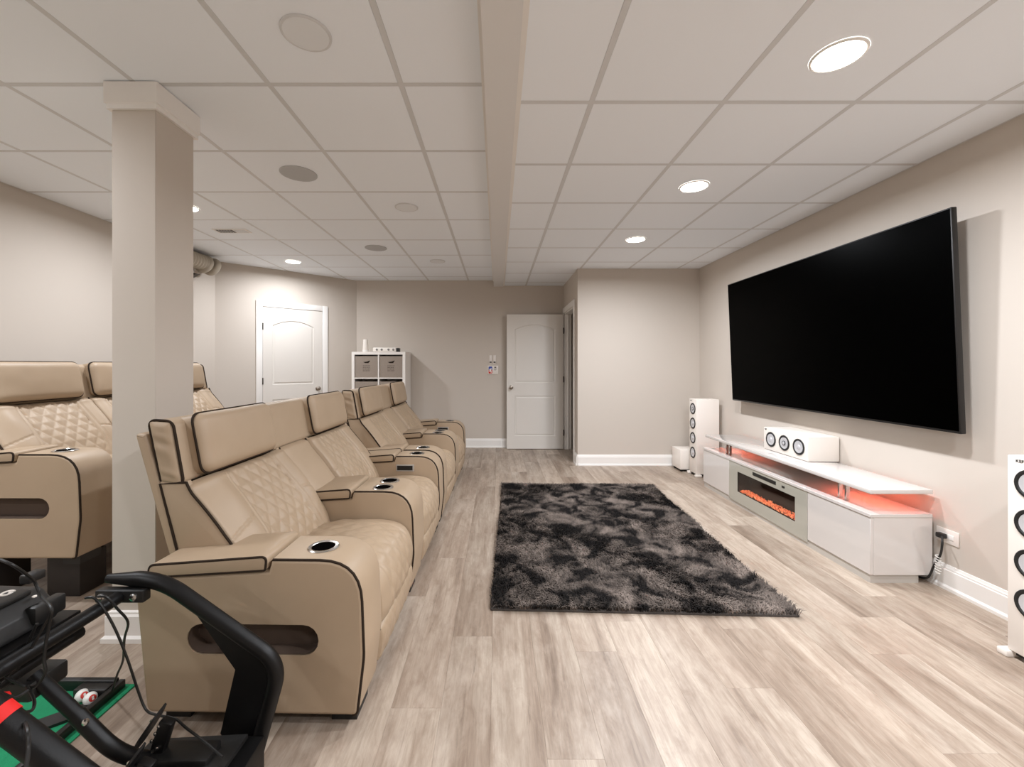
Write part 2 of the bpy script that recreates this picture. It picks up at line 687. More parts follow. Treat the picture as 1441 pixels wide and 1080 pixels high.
def tile_mesh(wd, ln):
    key = (round(wd, 3), round(ln, 3))
    if key not in tile_cache:
        m = MB()
        a, b, c = wd / 2, ln / 2, 0.007
        vs = [(-a + c, -b + c, 0), (a - c, -b + c, 0), (a - c, b - c, 0), (-a + c, b - c, 0),
              (-a + c, -b + c, 0.004), (a - c, -b + c, 0.004), (a - c, b - c, 0.004), (-a + c, b - c, 0.004),
              (-a, -b, 0.004), (a, -b, 0.004), (a, b, 0.004), (-a, b, 0.004),
              (-a, -b, 0.016), (a, -b, 0.016), (a, b, 0.016), (-a, b, 0.016)]
        fs = [(3, 2, 1, 0), (12, 13, 14, 15)]
        for i in range(4):
            j = (i + 1) % 4
            fs += [(i, j, j + 4, i + 4), (i + 4, j + 4, j + 8, i + 8), (i + 8, j + 8, j + 12, i + 12)]
        me = bpy.data.meshes.new('ceiling_tile')
        me.from_pydata(vs, [], fs)
        me.materials.append(TILE)
        tile_cache[key] = me
    return tile_cache[key]


GY0 = 1.965 - 0.61 * 8
BW = 0.024


def inside_room(x, y):
    # keep tiles that reach into the room (not behind the angled wall)
    return (x - XL) * adn.y - (y - AY) * adn.x > -0.02


def lay_ceiling(x0, x1, xs, H):
    xl = [x0] + [q for q in sorted(xs) if x0 + 0.03 < q < x1 - 0.03] + [x1]
    yl = [YR] + [GY0 + 0.61 * k for k in range(30) if YR + 0.05 < GY0 + 0.61 * k < YB - 0.05] + [YB]
    for i in range(len(xl) - 1):
        for j in range(len(yl) - 1):
            a, b, c, d = xl[i], xl[i + 1], yl[j], yl[j + 1]
            if not inside_room(b, c):
                continue
            if x0 > 0 and c >= BY and a >= BX:
                continue
            share(tile_mesh(b - a - 0.012, d - c - 0.012), 'ceiling_tile', ((a + b) / 2, (c + d) / 2, H - 0.0005), ceil)
    for q in xl:
        hw = BW / 2
        yend = YB
        if q < AX:
            yend = AY + (q - XL) / adn.x * adn.y
        if x0 > 0 and q > BX:
            yend = BY
        a, b = max(q - hw, x0), min(q + hw, x1)
        MB().box(a, b, YR, yend, H - 0.001, H + 0.0035).build('grid_bar', GRID, ceil, smooth=False)
    for q in yl:
        a, b = max(q - BW / 2, YR), min(q + BW / 2, YB)
        xa = x0
        if q > AY:
            xa = max(x0, XL + (q - AY) / adn.y * adn.x)
        xb = x1
        if x0 > 0 and q > BY:
            xb = BX
        if xb - xa > 0.05:
            MB().box(xa, xb, a, b, H - 0.0006, H + 0.0035).build('grid_bar', GRID, ceil, smooth=False)


BMX0, BMX1 = -0.056, 0.086
lay_ceiling(XL, BMX0, [-0.446 - 0.61 * k for k in range(7)], HL)
lay_ceiling(BMX1, XR, [0.435 + 0.61 * k for k in range(5)], HR)
struct('ceiling_beam', MB().box(BMX0, BMX1, YR, YB, HR - 0.012, 2.66), BEAMM)
struct('trim_1', MB().box(BMX1, BMX1 + 0.022, YR, YB, HR - 0.006, HR + 0.01), TRIM)
struct('trim_2', MB().box(BMX0 - 0.016, BMX0, YR, YB, HL - 0.012, HL), TRIM)


# ---- ceiling fixtures
def lamp(name, label, x, y, H, on, group):
    t = thing(name, label, 'ceiling light', (x, y, H - 0.001), 0, group)
    MB().lathe([(0.095, 0.0), (0.094, -0.005), (0.088, -0.008), (0.084, -0.006)], n=40, cap0=False, cap1=False).build('trim_ring', TRIM if on else GRID, t)
    MB().lathe([(0.0845, -0.0062), (0.05, -0.008), (0.001, -0.009)], n=40, cap0=False).build('lens', LAMPON if on else LENSOFF, t)
    if on:
        ld = bpy.data.lights.new('lamp_light', 'AREA')
        ld.shape = 'DISK'
        ld.size = 0.15
        ld.energy = LAMP_W if x > 0 else LAMP_W_LEFT
        ld.spread = LAMP_SPREAD
        ld.color = LAMP_COL
        lo = bpy.data.objects.new('lamp_light', ld)
        COL.objects.link(lo)
        lo.parent = t
        lo.location = (0, 0, -0.012)
    return t


RLX, LLX, OLX = 1.336, -2.56, -0.747
for y, lb in ((-0.774, 'added unseen round downlight over the rear part of the room, television side'),  # this rear one is out of view, added to lift the ambient light
              (0.446, 'lit round downlight over the bare floor past the tower speaker by the outlet'),
              (1.666, 'lit round downlight above the floor between rug and tower speaker by the outlet'),
              (2.886, 'lit round downlight above the middle of the dark rug'),
              (4.106, 'lit round downlight nearest the closet wall, above far end of rug')):
    lamp('downlight', lb, RLX, y, HR, True, 'lit downlights beside the television')
for y, lb in ((-2.0, 'added unseen round downlight at the rear end over the left row'),  # rearmost lamp is unseen, added for more bounce onto the ceiling
              (-0.17, 'lit round downlight over the racing cockpit seat area'),
              (1.66, 'lit round downlight in front of the raised sofa and post'),
              (3.49, 'lit round downlight half hidden behind the square post'),
              (5.32, 'lit round downlight in front of the closed white door')):
    lamp('downlight', lb, LLX, y, HL, True, 'lit downlights above the raised sofa')
for y, lb in ((1.66, 'unlit round white downlight in the ceiling above the sofa beside the cockpit'),
              (3.49, 'unlit round downlight between the two round grey ceiling speakers'),
              (5.30, 'unlit round downlight closest to the far wall beside the beam')):
    lamp('downlight', lb, OLX, y, HL, False, 'unlit downlights over the front sofas')
for y, lb in ((2.875, 'round grey ceiling speaker closest to the square post'),
              (4.70, 'round grey ceiling speaker further along, towards the white shelf')):
    t = thing('ceiling_speaker', lb, 'ceiling speaker', (-1.345, y, HL - 0.001), 0, 'round ceiling speakers')
    MB().lathe([(0.118, 0.0), (0.118, -0.005), (0.112, -0.006)], n=40, cap0=False, cap1=False).build('rim', SPKGRILL, t)
    MB().lathe([(0.112, -0.006), (0.06, -0.0075), (0.001, -0.008)], n=40, cap0=False).build('grille', SPKGRILL, t)
t = thing('air_vent', 'rectangular white ceiling air vent with dark slats near the post', 'air vent', (-2.56, 4.10, HL - 0.001))
MB().box(-0.16, 0.16, -0.06, 0.06, -0.005, 0).build('frame', TRIM, t)
MB().box(-0.14, 0.02, -0.042, 0.042, -0.0065, -0.005).build('opening', mat('vent_dark', (92, 86, 80), 0.8), t)
for k in range(6):
    MB().box(-0.138 + k * 0.026, -0.132 + k * 0.026, -0.042, 0.042, -0.009, -0.0065).build('slat', GRID, t)
MB().box(0.03, 0.14, -0.042, 0.042, -0.007, -0.005).build('damper_plate', GRID, t)

# ---- square post
PX0, PX1, PY0, PY1 = -1.775, -1.572, 1.955, 2.20
t = thing('pillar', 'square taupe structural post with white crown and base trim', 'pillar', ((PX0 + PX1) / 2, (PY0 + PY1) / 2, 0))
t['kind'] = 'structure'
MB().bbox(PX0, PX1, PY0, PY1, 0.0, HL - 0.004, 0.003, seg=1).build('shaft', WALL, t, world=True)


def ring_trim(prof, name, z0):
    mbb = MB()
    for k in range(len(prof) - 1):
        (o0, a), (o1, b) = prof[k], prof[k + 1]
        c0 = [(PX0 - o0, PY0 - o0, z0 + a), (PX1 + o0, PY0 - o0, z0 + a), (PX1 + o0, PY1 + o0, z0 + a), (PX0 - o0, PY1 + o0, z0 + a)]
        c1 = [(PX0 - o1, PY0 - o1, z0 + b), (PX1 + o1, PY0 - o1, z0 + b), (PX1 + o1, PY1 + o1, z0 + b), (PX0 - o1, PY1 + o1, z0 + b)]
        mbb.add(c0 + c1, [(i, (i + 1) % 4, (i + 1) % 4 + 4, i + 4) for i in range(4)])
    return mbb.build(name, TRIM, t, world=True, angle=20)


ring_trim([(0.0, 0.0), (0.014, 0.0), (0.014, 0.022), (0.02, 0.026), (0.02, 0.12), (0.0, 0.12)], 'crown_trim', HL - 0.125)
ring_trim([(0.0, 0.0), (0.028, 0.0), (0.028, 0.02), (0.017, 0.03), (0.017, 0.115), (0.01, 0.124), (0.01, 0.132), (0.0, 0.137)], 'base_trim', 0.0)


# ---- doors
def arch_panel(x0, x1, z0, z1, rise, n=14):
    pts = [(x0, z0), (x1, z0)]
    if rise <= 0:
        return pts + [(x1, z1), (x0, z1)]
    xc = (x0 + x1) / 2
    for k in range(n + 1):
        u = 1 - 2 * k / n
        pts.append((xc + (x1 - x0) / 2 * u, z1 + rise * (1 - u * u)))
    return pts


def door_leaf(root, wd, ht, both=False):
    """local: x 0..wd, y = 0 front face (towards -y), z from 0.008"""
    th = 0.036
    m = 0.118
    p1 = arch_panel(m, wd - m, 0.20, 0.80, 0)
    p2 = arch_panel(m, wd - m, 1.0, 1.80, 0.075)
    outer = [(0, 0.008), (wd, 0.008), (wd, ht), (0, ht)]
    b = MB()
    vv, ff = fill_holes(outer, [p1, p2])
    b.add([(x, 0, z) for x, z in vv], ff)
    b.add([(x, th, z) for x, z in vv], [tuple(reversed(f)) for f in ff])
    b.add([(x, 0, z) for x, z in outer] + [(x, th, z) for x, z in outer], [(0, 4, 5, 1), (1, 5, 6, 2), (2, 6, 7, 3), (3, 7, 4, 0)])
    b.build('leaf', DOORM, root, smooth=False)
    for p in (p1, p2):
        q = MB()
        nr = poly_normals(p)
        for s, yf in ((1, 0.0), (-1, th)):
            rows = [(0.0, 0.0), (0.004, 0.007), (0.014, 0.009), (0.03, 0.003)]
            n = len(p)
            vs = []
            for o, dpt in rows:
                vs += [(p[i][0] - nr[i][0] * o, yf + s * dpt, p[i][1] - nr[i][1] * o) for i in range(n)]
            fs = []
            for k in range(len(rows) - 1):
                for i in range(n):
                    j = (i + 1) % n
                    f = (k * n + i, k * n + j, (k + 1) * n + j, (k + 1) * n + i)
                    fs.append(f if s > 0 else tuple(reversed(f)))
            cap = tuple((len(rows) - 1) * n + i for i in range(n))
            fs.append(cap if s > 0 else tuple(reversed(cap)))
            q.add(vs, fs)
        q.build('panel', DOORM, root, angle=20)


def knob(root, x, z, th=0.036, sides=(1, -1)):
    for s in sides:
        M = Matrix.Translation((x, 0 if s > 0 else th, z)) @ Matrix.Rotation(R(90) if s > 0 else R(-90), 4, 'X')
        k = MB().lathe([(0.032, 0), (0.032, 0.006), (0.012, 0.01), (0.011, 0.03), (0.02, 0.036), (0.027, 0.046), (0.026, 0.057), (0.016, 0.064), (0.001, 0.066)], M, 20)
        k.build('door_knob', NICKEL, root)


def casing_bar(mb, x0, x1, z0, z1, y0=0.0, t=0.018):
    mb.bbox(x0, x1, y0 - t, y0, z0, z1, 0.005, seg=2)


# closed door on the angled wall: local x along the wall, y into the wall
rz = math.atan2(adn.y, adn.x)
p = apt(D_A0)
d1 = thing('door_1', 'closed white arched-panel door in the angled corner wall', 'door', (p[0], p[1], 0), rz)
d1['kind'] = 'structure'
W = D_A1 - D_A0
CW = 0.078
b = MB(); casing_bar(b, 0, CW, 0, DZ + CW); b.build('casing', TRIM, d1)
b = MB(); casing_bar(b, W - CW, W, 0, DZ + CW); b.build('casing', TRIM, d1)
b = MB(); casing_bar(b, CW, W - CW, DZ, DZ + CW); b.build('casing', TRIM, d1)
leafroot = thing('door_leaf', None, None, (CW + 0.004, -0.012, 0))
leafroot.parent = d1
# leaf proud of the wall plane by a little, inside the casing
lw = W - 2 * CW - 0.008
lm = MB()


def door_into(root, wd, ht, off):
    """build leaf parts as children of root, shifted by off"""
    before = set(bpy.data.objects)
    door_leaf(root, wd, ht)
    for o in set(bpy.data.objects) - before:
        o.location = off


bpy.data.objects.remove(leafroot, do_unlink=True)
door_into(d1, lw, DZ - 0.006, (CW + 0.004, -0.010, 0))
M = Matrix.Translation((W - CW - 0.065, -0.010, 0.93)) @ Matrix.Rotation(R(90), 4, 'X')
MB().lathe([(0.032, 0), (0.032, 0.006), (0.012, 0.01), (0.011, 0.03), (0.02, 0.036), (0.027, 0.046), (0.026, 0.057), (0.016, 0.064), (0.001, 0.066)], M, 20).build('door_knob', NICKEL, d1)
for z in (0.25, 1.05, 1.78):
    MB().bbox(CW - 0.006, CW + 0.008, -0.024, -0.009, z - 0.045, z + 0.045, 0.003).build('hinge', BRONZE, d1)

# open door of the closet: casing on the side wall, leaf swung flat towards the far wall
d2 = thing('door_2', 'open white two-panel door swung against the far wall', 'door', (BX, DY1, 0))
d2['kind'] = 'structure'
b = MB(); b.bbox(BX - 0.018, BX, DY0 - CW, DY0, 0, DZ + CW, 0.005); b.build('casing', TRIM, d2, world=True)
b = MB(); b.bbox(BX - 0.018, BX, DY1, DY1 + CW, 0, DZ + CW, 0.005); b.build('casing', TRIM, d2, world=True)
b = MB(); b.bbox(BX - 0.018, BX, DY0, DY1, DZ, DZ + CW, 0.005); b.build('casing', TRIM, d2, world=True)
b = MB(); b.box(BX, BX + T, DY1 - 0.018, DY1, 0, DZ).box(BX, BX + T, DY0, DY0 + 0.018, 0, DZ).box(BX, BX + T, DY0, DY1, DZ - 0.018, DZ)
b.box(BX + 0.045, BX + 0.06, DY1 - 0.03, DY1 - 0.018, 0, DZ - 0.018)
b.build('jamb', TRIM, d2, world=True)
LW2 = 0.845
door_into(d2, LW2, DZ - 0.02, (-LW2 - 0.025, -0.024, 0))
for s in (0,):
    off = Vector((-LW2 - 0.025, -0.024, 0))
    before = set(bpy.data.objects)
    knob(d2, 0.065, 0.93)
    for o in set(bpy.data.objects) - before:
        o.location = off
for z in (0.25, 1.05, 1.78):
    MB().bbox(-0.024, -0.010, -0.034, -0.018, z - 0.045, z + 0.045, 0.003).build('hinge', BRONZE, d2)

# ================================================================== FRONT OBJECTS
# ---- sofa builder
ARM, SEAT, CONS = 0.22, 0.58, 0.30
INS = 0.13      # the back is narrower than the arms by this much at each end


def arm_profile(top=0.585):
    return fillet([(-0.745, 0.045, 0.03), (0.0, 0.045, 0.02), (0.024, 0.25, 0.3), (0.012, top, 0.15), (-0.30, top, 0.0), (-0.312, top - 0.04, 0.0), (-0.79, top - 0.07, 0.03)], 7)


def lid_profile(top=0.585):
    return fillet([(-0.735, top - 0.066, 0.016), (-0.318, top - 0.037, 0.012), (-0.312, top + 0.016, 0.03), (-0.735, top - 0.018, 0.03)], 6)


def back_front(z, bulge=0.0):
    """x of the reclined back surface at height z"""
    pts = [(0.38, -0.425), (0.48, -0.458), (0.58, -0.515), (0.68, -0.588), (0.78, -0.672), (0.86, -0.712)]
    for (za, xa), (zb, xb) in zip(pts, pts[1:]):
        if z <= zb:
            k = (z - za) / (zb - za)
            return xa + (xb - xa) * k
    return pts[-1][1]


def dia(u, v, a, b):
    """diamond quilting height: 1 in the middle of a diamond, 0 at the stitches"""
    s = u / a + v / b
    t = u / a - v / b
    ds = abs(s - round(s))
    dt = abs(t - round(t))
    return min(1.0, min(ds, dt) / 0.5 * 1.25) ** 0.55


def sheet(prof, y0, y1, nu, nv, hfun, thick=0.0):
    """grid following polyline prof [(x,z)] from y0..y1; hfun(u_m, v_m, fu, fv) -> offset along the normal"""
    P2 = [Vector(p) for p in prof]
    ln = [0.0]
    for a, b in zip(P2, P2[1:]):
        ln.append(ln[-1] + (b - a).length)
    tot = ln[-1]

    def at(s):
        s = max(0, min(tot, s))
        for i in range(len(P2) - 1):
            if s <= ln[i + 1] + 1e-9:
                k = (s - ln[i]) / max(1e-9, ln[i + 1] - ln[i])
                return P2[i].lerp(P2[i + 1], k)
        return P2[-1]
    vs, fs = [], []
    for j in range(nv + 1):
        fv = j / nv
        s = fv * tot
        p = at(s)
        tg = (at(s + 0.012) - at(s - 0.012)).normalized()
        nr = Vector((-tg.y, tg.x))
        if j == 0 or True:
            pass
        for i in range(nu + 1):
            fu = i / nu
            y = y0 + (y1 - y0) * fu
            h = hfun((fu - 0.5) * (y1 - y0), s, fu, fv)
            q = p + nr * h
            vs.append((q.x, y, q.y))
    for j in range(nv):
        for i in range(nu):
            a = j * (nu + 1) + i
            fs.append((a, a + 1, a + nu + 2, a + nu + 1))
    m = MB()
    m.add(vs, fs)
    return m


def smooth_line(pts, n=8):
    return [(v.x, v.z) for v in bez([(x, 0, z) for x, z in pts], n)]


def edge(f, k=10):
    """1 in the middle, falls to 0 at both ends"""
    t = abs(2 * f - 1)
    return max(0.0, 1 - t ** k)


def make_arm(root, name, y0, y1, cups, pocket, lidname, panel_side=None):
    pr = arm_profile()
    hole = stadium(-0.60, -0.135, 0.252, 0.36) if pocket else None
    a = MB().prism(pr, y0, y1, 0.012, 3, hole, 0.06).build(name, LEATHER, root, angle=50)
    if pocket:
        h_ = stadium(-0.597, -0.138, 0.255, 0.357)
        nh = len(h_)
        MB().add([(x_, y0 + 0.004, z_) for x_, z_ in h_] + [(x_, y0 + 0.057, z_) for x_, z_ in h_], [(k, (k + 1) % nh, (k + 1) % nh + nh, k + nh) for k in range(nh)] + [tuple(range(nh, 2 * nh))]).build('pocket_liner', LINER, a)
    nr = poly_normals(pr)
    # piping along both outer rims (from the front foot, over the top, to the notch)
    for yy in (y0 + 0.006,):
        line = [(pr[i][0] - nr[i][0] * 0.002, yy, pr[i][1] - nr[i][1] * 0.002) for i in range(len(pr)) if not (pr[i][0] < -0.305) and not (pr[i][1] < 0.046 and pr[i][0] < -0.05)]
        MB().tube(line, 0.0052, 6).build('piping', PIPE, a)
    lp = lid_profile()
    MB().prism(lp, y0 - 0.006, y1 + 0.006, 0.009, 3).build(lidname, LEATHER, a, angle=60)
    nl = poly_normals(lp)
    for yy in (y0 - 0.003,):
        MB().tube([(lp[i][0] - nl[i][0] * 0.003, yy, lp[i][1] - nl[i][1] * 0.003) for i in range(len(lp))], 0.0045, 6, closed=True).build('lid_piping', PIPE, a)
    for cy in cups:
        M = Matrix.Translation((-0.165, cy, 0.585))
        MB().lathe([(0.040, 0.0005), (0.043, 0.004), (0.052, 0.005), (0.056, 0.002), (0.056, 0.0)], M, 8 * 4, False, False).build('cup_holder_rim', CHROME, a)
        MB().lathe([(0.041, 0.0025), (0.001, 0.0022)], M, 24, False, True).build('cup_shade_disc', CUPSHADE, a)  # flat disc without a recess; the shaded depth is put into its colour
    if panel_side is not None:
        yy = y0 if panel_side < 0 else y1
        s = panel_side
        pl = MB().bbox(-0.298, -0.165, min(yy, yy + s * 0.004), max(yy, yy + s * 0.004), 0.475, 0.525, 0.0015, seg=1)
        pl.build('control_panel_frame', PANELF, a)
        MB().bbox(-0.29, -0.175, min(yy + s * 0.004, yy + s * 0.006), max(yy + s * 0.004, yy + s * 0.006), 0.483, 0.517, 0.0008, seg=1).build('control_panel', BLACKP, a)
    return a


def make_sofa(root, layout):
    """layout: list of 'arm' / 'seat' / 'console' from the near end; built along +y, front at x = 0"""
    y = 0.0
    spans = []
    for it in layout:
        wd = {'arm': ARM, 'seat': SEAT, 'console': CONS}[it]
        spans.append((it, y, y + wd))
        y += wd
    L = y
    # base and feet
    MB().box(-0.70, -0.03, 0.02, L - 0.02, 0.04, 0.09).build('base_frame', BLACKP, root)
    for fx in (-0.66, -0.06):
        for fy in (0.10, L / 2, L - 0.10):
            MB().box(fx - 0.045, fx + 0.045, fy - 0.06, fy + 0.06, 0.0, 0.045).build('foot', BLACKP, root)
    # back shell
    sh = fillet([(-0.70, 0.06, 0.02), (-0.66, 0.06, 0.0), (-0.66, 0.50, 0.0), (-0.705, 0.50, 0.0), (-0.860, 1.0, 0.01), (-0.905, 1.006, 0.015), (-0.765, 0.52, 0.0)], 4)
    MB().prism(sh, INS, L - INS, 0.012, 3).build('back_shell', LEATHER, root, angle=50)
    # arms, consoles
    first = True
    for i, (it, a, b) in enumerate(spans):
        if it == 'arm':
            make_arm(root, 'arm', a, b, [(a + b) / 2], first, 'armrest_lid', panel_side=(1 if first else -1))
            first = False
        elif it == 'console':
            make_arm(root, 'console', a, b, [(a + b) / 2 - 0.068, (a + b) / 2 + 0.068], False, 'console_lid')
    n = len(spans)
    for i, (it, a, b) in enumerate(spans):
        if it == 'seat':
            left_arm = spans[i - 1][0] == 'arm'
            right_arm = spans[i + 1][0] == 'arm'
            # seat cushion: top, waterfall front
            pr = smooth_line([(-0.56, 0.40), (-0.45, 0.435), (-0.28, 0.455), (-0.12, 0.452), (-0.03, 0.425), (0.018, 0.36), (0.03, 0.28), (0.022, 0.225)], 6)

            def sh_(u, v, fu, fv):
                e = edge(fu, 8)
                h = -0.016 * (1 - e) + 0.012 * (1 - (2 * fu - 1) ** 2)
                q = dia(u, v, 0.085, 0.11) if abs(u) < 0.19 else 1.0
                if abs(abs(u) - 0.19) < 0.006:
                    q = 0.3
                wr = 0.006 * mnoise.noise(Vector((u * 9, v * 14, a * 3)))
                if fu < 0.001 or fu > 0.999:
                    return -0.10
                return h + 0.007 * (q - 1) + wr
            c = sheet(pr, a + 0.004, b - 0.004, 64, 84, sh_).build('seat_cushion', LEATHER, root, angle=80)
            pf = smooth_line([(0.004, 0.222), (0.026, 0.205), (0.028, 0.14), (0.012, 0.075), (-0.01, 0.06)], 6)

            def fh_(u, v, fu, fv):
                return (-0.06 if fu < 0.001 or fu > 0.999 else -0.012 * (1 - edge(fu, 8))) + 0.004 * (dia(u, v, 0.085, 0.11) - 1)
            sheet(pf, a + 0.004, b - 0.004, 56, 24, fh_).build('footrest_panel', LEATHER, root, angle=80)
            MB().box(-0.58, -0.06, a + 0.003, b - 0.003, 0.08, 0.36).build('seat_box', PIPE, root)
            # back cushion
            ya = a - (ARM - INS if left_arm else 0.0)
            yb = b + (ARM - INS if right_arm else 0.0)
            yc = (a + b) / 2
            bp = [(back_front(z), z) for z in [0.82 - 0.02 * k for k in range(23)]]
            bs = smooth_line(bp[::2], 4)

            def bh_(u, v, fu, fv):
                y_ = ya + (yb - ya) * fu
                d0, d1 = y_ - ya, yb - y_
                r = 0.02
                h = 0.0
                for d in (d0, d1):
                    if d < r:
                        h -= 0.014 * (1 - math.sqrt(max(0, 1 - (1 - d / r) ** 2)))
                w_ = y_ - yc
                h += 0.022 * math.exp(-((abs(w_) - 0.25) / 0.07) ** 2)
                h += 0.01 * math.exp(-(w_ / 0.16) ** 2)
                if abs(w_) < 0.175:
                    h += 0.008 * (dia(w_, v, 0.075, 0.105) - 1)
                for sx in (0.178, 0.205):
                    g = abs(abs(w_) - sx - 0.03 * (fv - 0.5))
                    if g < 0.007:
                        h -= 0.006 * (1 - g / 0.007)
                if abs(w_) > 0.21 and abs(v - 0.26 - 0.25 * (abs(w_) - 0.3)) < 0.005:
                    h -= 0.005
                h += 0.004 * mnoise.noise(Vector((y_ * 10, v * 8, a)))
                if fu < 0.001 or fu > 0.999:
                    return -0.08
                # roll off at the top
                if fv < 0.06:
                    h -= 0.03 * (1 - fv / 0.06) ** 2
                return h
            bk = sheet(bs, ya, yb, 120, 84, bh_).build('back_cushion', LEATHER, root, angle=80)
            # side panels of the back, with piping
            for yy, open_, s in ((ya, left_arm, -1), (yb, right_arm, 1)):
                side = [(x - 0.012, z) for x, z in bs if z > 0.46]
                poly = [(-0.70, 0.46)] + list(reversed(side)) + [(-0.80, side[0][1])]
                y_in, y_out = (yy - 0.002, yy + 0.03) if s < 0 else (yy - 0.03, yy + 0.002)
                MB().prism(poly, y_in, y_out, 0.002, 2).build('side_panel', LEATHER, bk, angle=40)
                e_ = 0.002 * s
                if open_:
                    ln_ = [(x - 0.008, yy + e_, z) for x, z in bs if z > 0.5]
                    MB().tube(ln_, 0.0052, 6).build('piping', PIPE, bk)
                    bl_ = [(-0.725, yy + e_, 0.52), (-0.80, yy + e_, 0.812), (ln_[0][0], yy + e_, 0.818)]
                    MB().tube(bl_, 0.0048, 6).build('piping', PIPE, bk)
                else:
                    ln_ = [(x - 0.012, yy, z) for x, z in bs if z > 0.46]
                    MB().tube(ln_, 0.0055, 6).build('piping', PIPE, bk)
        if it == 'console':
            bs2 = [(back_front(z) - 0.004, z) for z in [0.825 - 0.03 * k for k in range(13)]]

            def ch_(u, v, fu, fv):
                return 0.012 * edge(fu, 4) - (0.03 * (1 - fv / 0.06) ** 2 if fv < 0.06 else 0)
            sheet(smooth_line(bs2, 3), a, b, 24, 30, ch_).build('console_back', LEATHER, root, angle=80)
    # headrest block along the whole back
    hp = fillet([(-0.80, 0.815, 0.02), (-0.712, 0.805, 0.025), (-0.757, 1.05, 0.035), (-0.852, 1.055, 0.025)], 6)
    hb = MB().prism(hp, INS, L - INS, 0.014, 4).build('headrest_block', LEATHER, root, angle=60)
    for yy in (INS + 0.005, L - INS - 0.005):
        MB().tube([(x, yy, z) for x, z in hp], 0.0055, 6, closed=True).build('piping', PIPE, hb)
    for yy, sg in ((INS, -1), (L - INS, 1)):
        vs_, fs_ = [], []
        NA, NB = 14, 34
        for jb in range(NB + 1):
            tb = jb / NB
            bk_, ft_ = Vector((-0.80, 0.818)).lerp(Vector((-0.850, 1.050)), tb), Vector((-0.715, 0.810)).lerp(Vector((-0.760, 1.045)), tb)
            for ia in range(NA + 1):
                ta = ia / NA
                q_ = bk_.lerp(ft_, 0.05 + 0.9 * ta)
                ed = edge(ta, 4) * edge(tb, 10)
                rp = math.sin(tb * 26 + ta * 2.6 + 1.4 * math.sin(tb * 7)) * (0.6 + 0.4 * math.sin(tb * 11 + 1))
                vs_.append((q_.x, yy + sg * (ed * (0.012 + 0.0035 * rp) - 0.001), q_.y))
        for jb in range(NB):
            for ia in range(NA):
                q = jb * (NA + 1) + ia
                fs_.append((q, q + 1, q + NA + 2, q + NA + 1))
        MB().add(vs_, fs_).build('end_pad', LEATHER, hb, angle=80)
    # dark joint between headrest and back
    MB().box(-0.80, -0.735, INS + 0.01, L - INS - 0.01, 0.79, 0.82).build('joint', PIPE, hb)
    for i, (it, a, b) in enumerate(spans):
        if it != 'seat':
            continue
        left_arm = spans[i - 1][0] == 'arm'
        right_arm = spans[i + 1][0] == 'arm'
        yc = (a + b) / 2
        hw = 0.265
        sh_y = -0.05 if left_arm and not right_arm else 0.05 if right_arm and not left_arm else 0.0
        if 'console' not in layout:
            sh_y *= 0.5
        # pillow: front face tilted, rounded
        Mx = Matrix.Translation((-0.735, yc + sh_y, 0.945)) @ Matrix.Rotation(R(-11), 4, 'Y')
        rim = fillet([(-hw, -0.122, 0.045), (hw, -0.122, 0.045), (hw, 0.122, 0.045), (-hw, 0.122, 0.045)], 7)
        hz, rc = 0.122, 0.045
        NU, NV = 40, 22
        vs_, fs_ = [], []
        for jv in range(NV + 1):
            for iu in range(NU + 1):
                # denser near the edges
                a_ = math.sin(math.pi / 2 * (2 * iu / NU - 1))
                b_ = math.sin(math.pi / 2 * (2 * jv / NV - 1))
                yq, zq = hw * a_, hz * b_
                cy, cz = max(-hw + rc, min(hw - rc, yq)), max(-hz + rc, min(hz - rc, zq))
                dv = Vector((yq - cy, zq - cz))
                if abs(yq) > hw - rc and abs(zq) > hz - rc:
                    m_ = max(abs(dv.x), abs(dv.y))
                    if dv.length > 1e-9:
                        dv = dv * (m_ / dv.length)
                    dist = rc - dv.length
                else:
                    dist = min(hw - abs(yq), hz - abs(zq))
                yq, zq = cy + dv.x, cz + dv.y
                e_ = min(1.0, max(0.0, dist) / 0.04)
                xq = 0.022 + 0.036 * math.sqrt(max(0.0, 1 - (1 - e_) ** 2)) + 0.010 * (1 - a_ * a_) * (1 - b_ * b_)
                xq += 0.002 * mnoise.noise(Vector((yq * 12, zq * 14, a * 5)))
                vs_.append(Mx @ Vector((xq, yq, zq)))
        for jv in range(NV):
            for iu in range(NU):
                q = jv * (NU + 1) + iu
                fs_.append((q, q + 1, q + NU + 2, q + NU + 1))
        n0 = len(vs_)
        n_ = len(rim)
        vs_ += [Mx @ Vector((0.022, p_[0], p_[1])) for p_ in rim] + [Mx @ Vector((-0.03, p_[0], p_[1])) for p_ in rim]
        fs_ += [(n0 + k, n0 + n_ + k, n0 + n_ + (k + 1) % n_, n0 + (k + 1) % n_) for k in range(n_)]
        pw = MB().add(vs_, fs_).build('headrest_pillow', LEATHER, root, angle=80)
        MB().tube([Mx @ Vector((0.026, p_[0], p_[1])) for p_ in rim], 0.0052, 6, closed=True).build('piping', PIPE, pw)
    return L


